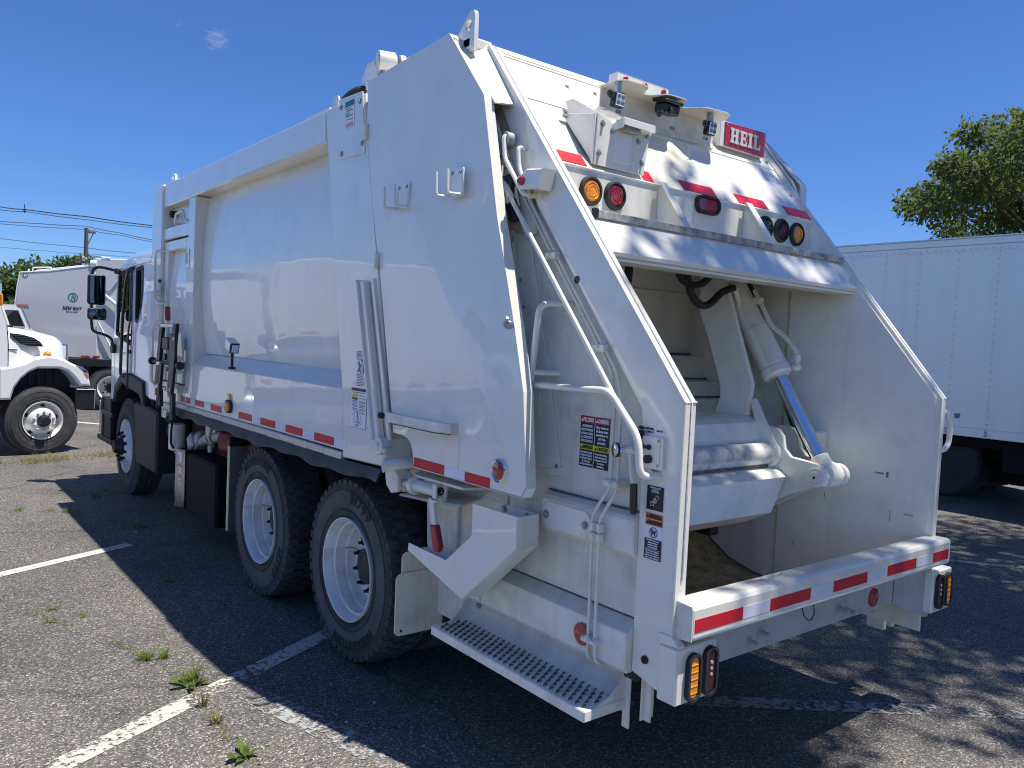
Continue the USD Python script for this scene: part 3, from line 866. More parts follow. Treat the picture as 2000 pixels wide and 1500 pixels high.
# cylinder lug and hydraulic head at the front of the tailgate roof
T('lift_lug', prism([(2.46, 3.10), (2.43, 3.28), (2.36, 3.36), (2.28, 3.36), (2.24, 3.30), (2.22, 3.10)], 'x', -1.09, -1.06, .004))
T('lift_lug_hole', cyl((-1.091, 2.35, 3.235), (-1.096, 2.35, 3.235), .026, 18, .001), paint2)
T('lift_cylinder_head', [lathe([(0, .001), (0, .058), (.09, .058), (.10, .045)], (-1.09, 2.235, 3.345), (.95, -.25, .02), 24), lathe([(-.004, .001), (-.004, .032), (0, .034)], (-1.09, 2.235, 3.345), (.95, -.25, .02), 18)], paint2)
for k, (x, y, z) in enumerate([(-.98, 2.19, 3.34), (-.94, 2.17, 3.335), (-.90, 2.15, 3.33), (-.85, 2.13, 3.325)]):
    T('lift_cylinder_ring', lathe([(0, .03), (0, .052), (.028, .052), (.028, .03)], (x, y, z), (.95, -.25, .02), 20), paint2)
T('lift_fitting', [tube([(-1.07, 2.22, 3.32), (-1.07, 2.215, 3.25), (-1.03, 2.21, 3.23)], .016, .02), cyl((-1.02, 2.2, 3.26), (-1.02, 2.2, 3.31), .022, 10)], castal)
T('lift_hose', tube([(-1.03, 2.21, 3.23), (-.98, 2.19, 3.22), (-.9, 2.2, 3.24), (-.8, 2.2, 3.2)], .018, .03), rubber)
T('roof_block', [box(-.80, -.62, 2.06, 2.14, 3.20, 3.34, .006), box(-.76, -.66, 2.0, 2.06, 3.28, 3.36, .006)])
T('roof_hose', tube([(-1.16, 2.55, 3.12), (-1.15, 2.48, 3.17), (-1.12, 2.42, 3.21), (-1.06, 2.36, 3.22)], .03, .03), rubber)
T('roof_guard', sprism(Polygon(rrect(2.48, 2.56, 3.10, 3.19, .03)), 'x', -1.20, -1.19))
T('roof_bracket', box(-1.21, -1.12, 2.58, 2.90, 3.115, 3.135, .003))

# cavity between panel and hopper: valve linkage
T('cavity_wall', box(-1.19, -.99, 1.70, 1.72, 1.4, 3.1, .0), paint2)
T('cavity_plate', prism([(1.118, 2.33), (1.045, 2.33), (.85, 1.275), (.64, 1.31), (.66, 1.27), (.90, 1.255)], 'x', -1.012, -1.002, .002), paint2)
T('cavity_cover', prism([(1.115, 2.325), (.875, 1.262), (.655, 1.305), (.93, 2.30)], 'x', -1.010, -1.004, .001))
T('cavity_edge', tube([(-1.02, 1.035, 2.27), (-1.02, .93, 1.75)], .006, 0, 6))
T('data_plate', box(-1.014, -1.010, .835, .90, 1.73, 1.865, .001), paint2)
T('access_plate', box(-1.014, -1.010, .805, .865, 1.515, 1.61, .001))
for y, z in ((1.09, 2.29), (.98, 2.10), (.945, 1.98), (.86, 1.55), (.835, 1.42), (.90, 1.275), (.68, 1.31)):
    T('plate_rivet', bolt((-1.012, y, z), (-1, 0, 0), .006, .004), zinc)
T('linkage_plate', prism([(1.28, 2.83), (1.16, 2.83), (1.02, 2.60), (.96, 2.42), (1.05, 2.38), (1.20, 2.55)], 'x', -1.06, -1.045, .004), inner)
T('linkage_plate', prism([(1.16, 2.70), (1.06, 2.76), (.93, 2.52), (.86, 2.30), (.94, 2.28), (1.04, 2.45)], 'x', -1.03, -1.018, .004), paint2)
T('link_boss', cyl((-1.045, 1.04, 2.72), (-1.09, 1.04, 2.72), .030, 16), castal)
T('link_boss', cyl((-1.045, 1.06, 2.62), (-1.10, 1.06, 2.62), .028, 16), castal)
T('valve', [box(-1.10, -1.04, .99, 1.10, 2.44, 2.56, .01), cyl((-1.07, 1.0, 2.44), (-1.07, .96, 2.36), .03, 14)], black)
T('grab_loop', tube([(-1.05, 1.03, 2.73), (-1.10, 1.035, 2.73), (-1.10, 1.02, 2.63), (-1.10, .88, 2.455), (-1.05, .86, 2.45)], .010, .025))
T('grab_loop', tube([(-1.04, .96, 2.67), (-1.075, .96, 2.67), (-1.075, .945, 2.58), (-1.075, .86, 2.44)], .009, .02))
T('link_fork', [box(-1.12, -1.09, 1.035, 1.06, 2.50, 2.60, .004), rot(box(-1.115, -1.085, 1.0, 1.025, 2.42, 2.56, .005), -30, (1, 0, 0), (-1.1, 1.01, 2.49))])
rodm = tube([(-1.10, 1.02, 2.515), (-1.10, .27, 1.625)], .0105)
T('control_rod', rodm)
T('control_rod_sleeve', tube([(-1.10, 1.02, 2.515), (-1.10, .965, 2.45)], .018))
lb = T('marker_box', prism([(.912, 2.50), (.895, 2.475), (.765, 2.46), (.745, 2.545), (.85, 2.557), (.90, 2.53)], 'x', -1.115, -1.03, .008))
obj('lens', lathe([(0, .020), (.012, .019), (.02, .010), (.021, .001)], (-1.115, .872, 2.507), (-1, 0, 0), 18), redlens, lb)

# hydraulic pipes down the left wall
for k, (dy, dz) in enumerate(((0, 0), (-.036, -.012))):
    x = -1.045
    T('hydraulic_pipe', tube([(x, 1.0 + dy, 2.53 + dz), (x, .70 + dy, 2.155 + dz), (x, .36 + dy, 1.74 + dz), (x, .33 + dy, 1.63 + dz), (x, .325 + dy * .95, 1.29 + dz),
                              (x - .03, .385 + dy * 1.1, 1.17 + dz), (x - .03, .375 + dy, .70), (x - .03, .372 + dy * 1.1, .60), (x + .02, .355 + dy, .585)], .0072, .03, 8), paint2)
for y, z in ((.745, 2.19), (.435, 1.815)):
    T('pipe_clamp', [box(-1.062, -1.03, y - .05, y + .02, z - .016, z + .016, .005), *bolt((-1.062, y - .012, z), (-1, 0, 0), .008, .008)], paint2)
T('pipe_clamp', [box(-1.068, -1.0, .27, .35, 1.285, 1.315, .006), *bolt((-1.068, .308, 1.30), (-1, 0, 0), .009, .01)], paint2)
T('pipe_clamp', [box(-1.098, -1.05, .315, .40, .668, .692, .006), *bolt((-1.098, .357, .69), (-1, 0, 0), .009, .01)], paint2)
for dy in (0, -.036):
    for z in (1.125, 1.085):
        T('pipe_coupling', cyl((-1.075, .377 + dy * 1.05, z - .016), (-1.075, .378 + dy * 1.05, z + .016), .0165, 6, .002), paint2)
# hand rail
T('hand_rail', [tube([(-1.0, .64, 1.99), (-1.12, .71, 1.987), (-1.12, .745, 1.663), (-1.12, .72, 1.649), (-1.12, .285, 1.657), (-1.12, .13, 1.503), (-1.12, .112, 1.36), (-1.03, .098, 1.365)], .0145, .045, 12, 6),
                tube([(-1.12, .742, 1.70), (-1.0, .70, 1.70)], .0125, 0, 10)], paint)
# controls
cb = T('control_box', sprism(Polygon(rrect(.076, .184, 1.385, 1.502, .008)), 'x', -1.046, -1.03), paint)
obj('face_plate', sprism(Polygon(rrect(.088, .180, 1.392, 1.498, .006)), 'x', -1.050, -1.046), paint2, cb)
for y, z, r in ((.168, 1.463, .008), (.135, 1.463, .008)):
    obj('toggle', [cyl((-1.05, y, z), (-1.062, y, z), .010, 12), tube([(-1.06, y, z), (-1.085, y + .006, z + .004)], .006)], black, cb)
obj('knob', cyl((-1.05, .133, 1.420), (-1.072, .133, 1.420), .0155, 18), black, cb)
for y, z in ((.095, 1.490), (.095, 1.400), (.173, 1.400)):
    obj('screw', bolt((-1.05, y, z), (-1, 0, 0), .004, .004), zinc, cb)
lv = T('control_lever', [cyl((-1.06, .263, 1.438), (-1.06, .19, 1.446), .018, 14), cyl((-1.03, .185, 1.47), (-1.03, .20, 1.36), .02, 12)], paint2, 'chrome and white control valve with a hanging lever')
obj('valve_cap', [lathe([(0, .001), (0, .018), (.004, .026), (.03, .026), (.034, .02), (.034, .001)], (-1.095, .275, 1.437), (.9, -.35, 0), 22)], chrome, lv)
obj('cap_groove', lathe([(.010, .0265), (.010, .028), (.018, .028), (.018, .0265)], (-1.095, .275, 1.437), (.9, -.35, 0), 22), black, lv)
obj('lever_arm', tube([(-1.065, .215, 1.43), (-1.068, .190, 1.32)], .010), paint, lv)
obj('grip', [lathe([(0, .001), (.004, .014), (.10, .0155), (.115, .012), (.12, .001)], (-1.068, .187, 1.325), (0, -.06, -1), 16)], glossblack, lv)
T('cable_gland', [cyl((-1.05, .185, 1.52), (-1.05, .19, 1.475), .016, 10), cyl((-1.05, .178, 1.535), (-1.05, .18, 1.525), .012, 10)], black)
T('wall_hole', cyl((-1.0315, .589, 2.087), (-1.030, .589, 2.087), .016, 16, 0), ink_black)

# lower left wall: ridges, pocket plate, step
def ridge(y0, y1, prof, name, label=None, mat=None):
    return T(name, prism(prof, 'y', y0, y1, .004), mat or paint2, label)


ridge(.186, .715, [(-.99, 1.205), (-1.020, 1.203), (-1.042, 1.190), (-1.052, 1.165), (-1.052, 1.055), (-1.03, 1.035), (-.99, 1.03)], 'wall_ridge')
ridge(.186, 1.20, [(-.99, .80), (-1.005, .795), (-1.058, .755), (-1.062, .74), (-1.062, .615), (-1.05, .60), (-.99, .60)], 'wall_ridge')
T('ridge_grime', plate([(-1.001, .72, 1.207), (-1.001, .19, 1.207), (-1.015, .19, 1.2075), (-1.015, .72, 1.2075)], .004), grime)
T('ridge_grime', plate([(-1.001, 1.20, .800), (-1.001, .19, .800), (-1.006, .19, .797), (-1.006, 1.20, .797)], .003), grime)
op = T('oval_cover', sprism(Polygon(rrect(.405, .700, 1.060, 1.165, .05, 8)), 'x', -1.060, -1.052), paint)
for y in (.675, .440):
    obj('bolt', bolt((-1.060, y, 1.112), (-1, 0, 0), .012, .010), zinc, op)
T('round_reflector', lathe([(0, .046), (.006, .045), (.009, .04), (.010, .001)], (-1.062, .42, .682), (-1, 0, 0), 28), redlens, 'flat red reflector low on the side')
T('small_marker', lathe([(0, .016), (.008, .015), (.012, .008), (.0125, .001)], (-1.03, .118, .675), (-1, 0, 0), 16), darkred)
T('front_wall_plate', prism([(1.68, 1.0), (1.285, 1.04), (1.0, 1.2), (1.0, .62), (1.45, .60), (1.55, .70), (1.66, .75)], 'x', -1.01, -.99, .003), paint2)
T('shelf_plate', plate([(-1.20, 1.50, 1.150), (-1.19, 1.10, 1.152), (-1.0, 1.0, 1.156), (-1.0, 1.70, 1.152)], .012), paint2)
T('shelf_plate', plate([(-1.22, 1.60, 1.040), (-1.20, 1.34, 1.052), (-1.19, 1.12, 1.070), (-1.0, 1.20, 1.075), (-1.0, 1.65, 1.042)], .014), paint2)
# turnbuckle latch
tb = T('tailgate_latch', [cyl((-1.215, 1.60, 1.100), (-1.20, 1.49, 1.104), .018, 14), lathe([(0, .02), (0, .046), (.03, .046), (.03, .02)], (-1.20, 1.50, 1.104), (.02, -1, .03), 26), cyl((-1.20, 1.475, 1.106), (-1.20, 1.275, 1.112), .030, 20)], paint2)
obj('nut_end', [lathe([(0, .012), (0, .020), (.008, .020), (.008, .012)], (-1.20, 1.275, 1.112), (0, -1, 0), 16), cyl((-1.20, 1.28, 1.112), (-1.20, 1.272, 1.112), .010, 10)], black, tb)
obj('keeper', [box(-1.235, -1.165, 1.255, 1.285, 1.062, 1.085, .004), box(-1.235, -1.222, 1.255, 1.285, 1.07, 1.15, .004), box(-1.18, -1.165, 1.255, 1.285, 1.07, 1.15, .004)], paint2, tb)
obj('clevis', [prism([(1.70, 1.17), (1.60, 1.165), (1.565, 1.14), (1.565, 1.062), (1.63, 1.045), (1.68, 1.08)], 'x', -1.255, -1.232, .004), prism([(1.70, 1.17), (1.60, 1.165), (1.565, 1.14), (1.565, 1.062), (1.63, 1.045), (1.68, 1.08)], 'x', -1.19, -1.17, .004)], paint2, tb)
obj('cross_pin', [cyl((-1.30, 1.635, 1.185), (-1.10, 1.58, 1.205), .033, 22), cyl((-1.302, 1.636, 1.185), (-1.296, 1.634, 1.185), .036, 22)], paint, tb)
obj('handle', [prism([(1.345, 1.07), (1.30, 1.07), (1.268, .945), (1.308, .94)], 'x', -1.218, -1.20, .004)], paint2, tb)
obj('grip', [prism([(1.312, .950), (1.266, .957), (1.228, .862), (1.236, .838), (1.258, .830), (1.276, .840)], 'x', -1.226, -1.192, .006)], redgrip, tb)
T('latch_post', box(-1.03, -1.0, 1.36, 1.42, .76, 1.06, .006), paint2)
# wheel-chock holder: bent tray
J = [(.979, 1.113), (.975, .972), (1.167, .815), (1.495, .822), (1.500, .784), (1.031, .674), (.667, .987), (.670, 1.115)]
tray = T('chock_holder', prism(J, 'x', -1.222, -1.216, .001), paint, 'bent white sheet metal pocket for a wheel chock')
strip = [(1.500, .784), (1.031, .674), (.667, .987), (.670, 1.115)]
for a, b in zip(strip, strip[1:]):
    obj('tray_side', plate([(-1.217, *a), (-1.217, *b), (-1.105, *b), (-1.105, *a)], .005), paint2, tray)
obj('tray_back', prism(J, 'x', -1.107, -1.102, .001), paint2, tray)
for y, z in ((.90, 1.095), (.74, 1.09), (1.40, .80)):
    obj('bolt', bolt((-1.107, y, z), (-1, 0, 0), .012, .012), zinc, tray)
T('tray_spacer', [box(-1.103, -1.0, .78, .82, .98, 1.08, .004), box(-1.103, -1.0, 1.15, 1.19, .76, .80, .004)], paint2)
T('tray_bolt', bolt((-1.02, 1.13, .655), (-1, 0, 0), .013, .012), zinc)
T('tray_gusset', prism([(1.10, .72), (1.10, .615), (1.16, .63)], 'x', -1.075, -1.062, .002))
# mud flaps behind the wheel
mf = T('mud_flap', prism(rrect(-1.252, -.97, .34, .655, .03), 'y', 1.545, 1.553, .001), paint2, 'white mud flap plate behind the rear wheel')
T('mud_flap', prism(rrect(-1.216, -.985, .45, .757, .03), 'y', 1.556, 1.564, .001), paint2)
obj('flap_hole', cyl((-1.215, 1.5445, .365), (-1.215, 1.5455, .365), .008, 10, 0), ink_black, mf)
# step
step = T('rear_step', [box(-1.222, -1.0, .226, 1.262, .474, .484, .002), box(-1.224, -1.214, .226, 1.264, .440, .482, .003), box(-1.222, -1.0, .224, .230, .442, .482, .002)], paint2, 'white side step with raised grip teeth')
teeth = []
for i in range(6):
    for k in range(27):
        y = .262 + k * .0365 + (.018 if i % 2 else 0)
        x = -1.196 + i * .033
        if y > 1.24: continue
        a = np.linspace(0, math.pi, 6)
        top = np.stack([x + .0145 * np.cos(a), np.full(6, y - .004), .484 + .013 * np.sin(a)], 1)
        bot = np.stack([x + .0145 * np.cos(a), np.full(6, y + .014), np.full(6, .4842)], 1)
        V = np.vstack([top, bot])
        F = [(j, j + 1, j + 7) for j in range(5)] + [(j, j + 7, j + 6) for j in range(5)]
        teeth.append(tri(V, F))
p = obj('grip_teeth', teeth, paint2, step, smooth=False); p.SetCustomDataByKey('kind', 'stuff')
th = []
for i in range(6):
    for k in range(27):
        y = .262 + k * .0365 + (.018 if i % 2 else 0) - .0045
        if y > 1.235: continue
        x = -1.196 + i * .033
        a = np.linspace(0, math.pi, 6)
        V = np.vstack([np.stack([x + .0125 * np.cos(a), np.full(6, y - .0006), .4845 + .0105 * np.sin(a)], 1)])
        th.append(tri(V, [(0, j, j + 1) for j in range(1, 5)]))
p = obj('grip_holes', th, grime, step, smooth=False); p.SetCustomDataByKey('kind', 'stuff')
bk = [(-1.0, .60)] + [(-1.0 - .085 * (1 - math.cos(t)), .60 - .116 * math.sin(t)) for t in np.linspace(.2, math.pi / 2, 7)]
bv, bf = [], []
for x, z in bk:
    bv += [(x, 1.262, z), (x, .236, z)]
for i in range(len(bk) - 1):
    bf += [(2 * i, 2 * i + 1, 2 * i + 3), (2 * i, 2 * i + 3, 2 * i + 2)]
obj('step_back', tri(bv, bf), paint2, step, smooth=True)
obj('step_end', prism([(-1.16, .484), (-1.0, .484), (-1.0, .60), (-1.01, .60), (-1.04, .545), (-1.09, .508)], 'y', .228, .236, .001), paint2, step)
obj('step_end', prism([(-1.22, .45), (-1.0, .45), (-1.0, .64), (-1.02, .62), (-1.05, .545), (-1.1, .49)], 'y', 1.262, 1.270, .001), paint2, step)
for z in (.60, .565):
    obj('bolt', bolt((-1.01, 1.19, z), (-1, 0, 0), .012, .010), zinc, step)
T('step_hanger', [box(-1.008, -.998, .205, .240, .368, .60, .002), box(-1.0, -.93, .150, .158, .42, .59, .002), box(-.985, -.975, .12, .16, .42, .57, .002)], paint2)
T('wall_gap', box(-1.02, -.96, .16, .24, .565, .615, .01), ink_black)

# rear: sill, corner boxes, lamps
T('rear_sill', prism([(.03, .925), (-.055, .928), (-.070, .922), (-.076, .910), (-.076, .812), (-.070, .800), (-.058, .794), (.03, .794)], 'x', -1.012, 1.026, .004), paint, smooth=18)
T('sill_end', prism([(.0, .93), (-.07, .925), (-.076, .91), (-.076, .80), (-.02, .795), (-.004, .76)], 'x', -1.018, -1.012, .001), paint2)
for a, b in ((-1.003, -.724), (-.547, -.265), (-.088, .193), (.376, .656), (.835, 1.006)):
    T('red_tape', box(a, b, -.0775, -.076, .829, .8775, .0004), redtape)
for a, b in ((-.722, -.549), (-.263, -.090), (.195, .374), (.658, .833)):
    T('white_tape', box(a, b, -.0773, -.076, .829, .8775, .0004), whitetape)
T('rear_apron', box(-.95, .95, .012, .03, .635, .80, .003), apron_m)
T('rear_apron', prism([(.63, .635), (.63, .80), (1.02, .80), (1.02, .50), (.95, .51)], 'y', .006, .011, .002), apron_m)
T('rear_reflector', lathe([(0, .046), (.006, .044), (.009, .001)], (.437, .012, .696), (0, -1, 0), 26), redlens)
for x, z in ((-.54, .682), (-.468, .704), (.129, .697), (.20, .677)):
    T('apron_bolt', [cyl((x, .012, z), (x, -.035, z), .010, 8), *bolt((x, .012, z), (0, -1, 0), .014, .012)], apron_m)
T('wire_loop', tube([(-.235, -.02, .79), (-.23, -.035, .735), (-.19, -.04, .712), (-.15, -.035, .735), (-.145, -.02, .79)], .0025, .02, 6), rubber)


def long_lamp(x, z0, z1, y, lens, led=False):
    w = .037
    l = T('tail_lamp', sprism(Polygon(rrect(x - w, x + w, z0, z1, w, 8)).difference(Polygon(rrect(x - w + .011, x + w - .011, z0 + .011, z1 - .011, w, 8))), 'y', y - .020, y), rubber)
    obj('lens', prism(rrect(x - w + .010, x + w - .010, z0 + .010, z1 - .010, w, 7), 'y', y - .014, y - .001, .008), lens, l)
    if led:
        for k in range(3):
            obj('led', lathe([(0, .0075), (.004, .007), (.005, .001)], (x, y - .0142, (z0 + z1) / 2 + .012 + (k - 1) * .022), (0, -1, 0), 14), clear_led, l)
    else:
        for k in range(5):
            obj('lens_rib', box(x - .020, x + .020, y - .0165, y - .0135, z0 + .03 + k * .026, z0 + .033 + k * .026, .001), lens, l)
    return l


T('corner_box', [box(-1.035, -.812, -.035, .055, .553, .762, .006), prism([(.055, .765), (-.035, .765), (-.035, .772), (-.004, .80), (.055, .80)], 'x', -1.035, -1.0, .002)], paint)
long_lamp(-.952, .560, .738, -.035, amber)
long_lamp(-.858, .560, .746, -.035, darkred, True)
T('corner_box', [box(.955, 1.165, -.035, .055, .535, .752, .006)], paint)
long_lamp(1.016, .556, .735, -.035, darkred, True)
long_lamp(1.110, .556, .735, -.035, amber)
T('tow_hanger', [box(1.0, 1.03, .22, .32, .36, .56, .006), box(1.09, 1.12, .22, .32, .36, .56, .006), box(1.02, 1.10, .24, .30, .42, .48, .006), cyl((.98, .27, .45), (1.16, .27, .45), .014)], paint2)
T('right_hand_rail', tube([(1.03, .02, 1.565), (1.10, .02, 1.565), (1.155, .02, 1.49), (1.145, .02, 1.395), (1.10, .02, 1.366), (1.03, .02, 1.366)], .014, .03, 10))


# slanted upper rear
def slant(y, off=0.0): return np.array([y, 1.634 + 1.23 * y]) + off * np.array([-.776, .631])


def slab(y0, y1, off, x0=-.985, x1=1.0, t=.012, name='tailgate_plate', mat=None, b=.002):
    q = [slant(y0, off), slant(y1, off), slant(y1, off - t), slant(y0, off - t)]
    return T(name, prism(q, 'x', x0, x1, b), mat or paint)


slab(1.247, 1.285, -.006)
slab(1.063, 1.250, -.010)
slab(.970, 1.066, -.014)
slab(.838, .9725, -.009)
slab(.788, .842, -.004, mat=paint)
T('anti_slip_strip', prism([slant(1.258, -.003), slant(1.280, -.003), slant(1.280, -.007), slant(1.258, -.007)], 'x', -.95, -.52, .001), paint2)
for x0, x1 in ((-.968, -.812), (-.447, -.372), (-.155, .107), (.292, .560), (.745, .982)):
    T('red_tape', prism([slant(.794, -.0015), slant(.838, -.0015), slant(.838, -.0035), slant(.794, -.0035)], 'x', x0, x1, .0003), redtape)
for x, y in ((-.965, 1.215), (-.965, 1.125), (-.965, .95), (-.965, .845), (-.60, 1.19), (-.40, 1.20), (.96, 1.10), (.96, .92)):
    p = slant(y, -.008)
    T('plate_bolt', bolt((x, *p), (0, -.776, .631), .008, .006), zinc)
T('plate_hole', cyl((-.51, *slant(1.115, -.011)), (-.51, *slant(1.115, -.008)), .014, 12, 0), ink_black)
T('lamp_panel', box(-.985, 1.0, .800, .815, 2.37, 2.606, .002), paint2)
for x in (-.335, .345):
    T('gusset', prism([(.80, 2.60), (.775, 2.605), (.615, 2.385), (.615, 2.37), (.80, 2.37)], 'x', x - .005, x + .005, .001))
    T('gusset_rib', plate([(x - .026, .775, 2.612), (x - .026, .612, 2.382), (x + .026, .612, 2.382), (x + .026, .775, 2.612)], .006))


def round_lamp(x, z, lens, r=.066):
    l = T('round_lamp', lathe([(0, r), (.012, r), (.020, r - .006), (.020, r - .014), (.006, r - .016)], (x, .80, z), (0, -1, 0), 36), rubber)
    obj('lens', lathe([(.004, r - .014), (.014, r - .018), (.020, r * .45), (.022, .001)], (x, .80, z), (0, -1, 0), 32), lens, l)
    for rr in (r * .30, r * .52):
        obj('lens_ring', lathe([(.019, rr), (.0235, rr + .003), (.019, rr + .006)], (x, .80, z), (0, -1, 0), 28), lens, l)
    return l


round_lamp(-.785, 2.506, amber)
round_lamp(-.633, 2.507, redlens)
ol = T('oval_lamp', sprism(Polygon(rrect(-.068, .120, 2.512, 2.602, .045, 8)).difference(Polygon(rrect(-.055, .107, 2.524, 2.590, .04, 8))), 'y', .778, .80), rubber)
obj('lens', prism(rrect(-.056, .108, 2.523, 2.591, .034, 8), 'y', .784, .799, .008), redlens, ol)
round_lamp(.530, 2.506, glossblack)
round_lamp(.684, 2.511, darkred)
round_lamp(.837, 2.508, amber)
# beam over the opening
T('rear_beam', prism([(.80, 2.362), (.612, 2.358), (.600, 2.350), (.487, 2.205), (.490, 2.190), (.505, 2.183), (.70, 2.183), (.80, 2.30)], 'x', -.985, 1.004, .004), paint, 'bent white beam over the hopper opening')
T('beam_top_edge', box(-.93, 1.0, .588, .603, 2.351, 2.383, .002), wornedge)
T('beam_end_plate', box(-.955, -.93, .586, .604, 2.350, 2.388, .001), black)
T('beam_drip', box(-.97, 1.0, .500, .60, 2.172, 2.184, .002), inner)
# box with bolted front plate
hb = T('tailgate_box', [prism([(.80, 2.628), (.80, 2.849), (1.0, 2.885), (1.0, 2.86)], 'x', -.780, -.64, .003), prism([(.80, 2.849), (1.0, 2.965), (1.06, 2.965), (1.03, 2.90)], 'x', -.73, -.50, .003)], paint, 'white steel housing with bolted plate on the sloping tailgate')
obj('box_side', plate([(-.780, .80, 2.626), (-.766, .80, 2.850), (-.752, 1.0, 2.885)], .006), paint, hb)
obj('front_plate', prism([(-.776, 2.625), (-.766, 2.850), (-.673, 2.829), (-.422, 2.853), (-.455, 2.626)], 'y', .792, .800, .001), paint2, hb)
obj('lamp_hood', [plate([(-.675, .792, 2.815), (-.66, .735, 2.842), (-.455, .735, 2.842), (-.425, .792, 2.815)], .008), plate([(-.66, .735, 2.842), (-.455, .735, 2.842), (-.455, .735, 2.812), (-.66, .735, 2.812)], .006), plate([(-.662, .735, 2.842), (-.662, .735, 2.800), (-.675, .792, 2.790), (-.675, .792, 2.815)], .006)], paint, hb)
obj('plate_lamp', box(-.62, -.53, .75, .785, 2.795, 2.818, .004), wornedge, hb)
obj('plate_recess', box(-.655, -.545, .789, .793, 2.66, 2.795, .001), paint, hb)
for x, z in ((-.736, 2.812), (-.752, 2.680), (-.448, 2.812), (-.503, 2.775), (-.474, 2.682), (-.674, 2.79)):
    obj('bolt', [*bolt((x, .792, z), (0, -1, 0), .009, .008), box(x - .006, x + .006, .778, .79, z - .012, z + .002, .001)], zinc, hb)
for x in (-.725, -.718):
    obj('side_knob', cyl((-.765, .99, 2.885 + (x + .72) * 3), (-.80, .985, 2.885 + (x + .72) * 3), .010, 8), castal, hb)
# camera and work-lamp bracket
br = T('lamp_bracket', [box(-.480, .405, 1.082, 1.090, 2.985, 3.098, .001)], paint2, 'folded bracket with scalloped visor carrying two lamps and a camera')
lob = [(-.49, 1.09), (-.49, .955), (-.46, .925), (-.33, .915), (-.295, .935), (-.275, .99), (-.235, 1.02), (-.195, .985), (-.16, .925), (-.04, .915), (-.005, .935), (.02, .99), (.06, 1.02), (.10, .985), (.14, .925), (.30, .905), (.345, .925), (.405, 1.02), (.405, 1.09)]
obj('visor', rot(prism(fillet([(a, b, 0) for a, b in lob], .03, 4) and [(q[0], q[1]) for q in fillet([(a, b, 0) for a, b in lob], .03, 4)], 'z', 3.094, 3.099, .001), 0, (1, 0, 0)), paint2, br)
obj('foot_flange', plate([(-.48, 1.086, 2.985), (.405, 1.086, 2.985), (.405, 1.075, 2.955), (-.48, 1.075, 2.955)], .006), paint2, br)
for x in (-.36, -.34, .05, .07, .33, .35):
    obj('bolt', bolt((x, 1.082, 3.0), (0, -1, 0), .007, .006), zinc, br)


def work_lamp(x, z, tilt):
    l = obj('rear_work_lamp', rot(box(x - .036, x + .036, .947, .985, z - .035, z + .035, .007), tilt, (1, 0, 0), (x, .96, z)), black, truck)
    obj('lens', rot(box(x - .029, x + .029, .9435, .948, z - .028, z + .028, .002), tilt, (1, 0, 0), (x, .96, z)), clear_led, l)
    for i in (-1, 1):
        for j in (-1, 1):
            obj('led', rot(lathe([(0, .012), (.003, .010), (.004, .001)], (x + i * .014, .9435, z + j * .014), (0, -1, 0), 12), tilt, (1, 0, 0), (x, .96, z)), ink_grey, l)
    obj('bracket', [box(x - .014, x + .014, .955, .985, z + .034, 3.094, .003)], zinc, l)
    obj('adjuster', [tube([(x - .03, .965, z - .005), (x - .085, .94, z + .005)], .0065), lathe([(0, .007), (0, .018), (.006, .018), (.006, .007)], (x - .085, .93, z + .005), (0, 1, 0), 16)], black, l)


work_lamp(-.476, 3.005, 8)
work_lamp(.228, 3.010, 8)
cm = T('rear_camera', [rot(box(-.165, -.045, .94, 1.02, 3.018, 3.070, .010), 12, (1, 0, 0), (-.1, .98, 3.04)), rot(box(-.175, -.040, .925, 1.03, 3.070, 3.088, .006), 12, (1, 0, 0), (-.1, .98, 3.06))], black, 'black camera under the middle of the visor')
obj('camera_lens', cyl((-.12, .945, 3.025), (-.12, .930, 3.022), .018, 16), glossblack, cm)
obj('adjuster', [tube([(-.155, .95, 3.02), (-.215, .93, 2.995)], .0065), lathe([(0, .007), (0, .018), (.006, .018), (.006, .007)], (-.22, .925, 2.99), (0, 1, 0), 16)], black, cm)
tm = T('top_marker_bar', [box(-.298, .095, 1.152, 1.158, 3.165, 3.226, .001), box(-.298, .095, 1.152, 1.215, 3.222, 3.227, .001), box(-.300, -.296, 1.152, 1.215, 3.165, 3.226, .001), box(-.298, .095, 1.205, 1.215, 3.12, 3.226, .001)], paint)
for x in (-.243, -.097, .05):
    obj('lens', [lathe([(0, .016), (.010, .015), (.016, .008), (.017, .001)], (x, 1.152, 3.200), (0, -1, 0), 16)], redlens, tm)
# red name plate
hp = T('name_plate', [box(.470, .900, 1.085, 1.17, 2.99, 3.135, .004)], paint, 'white box with a red plate lettered HEIL')
obj('red_plate', prism([(.508, 2.993), (.508, 3.128), (.895, 3.138), (.888, 2.993)], 'y', 1.078, 1.085, .002), badge_red, hp)


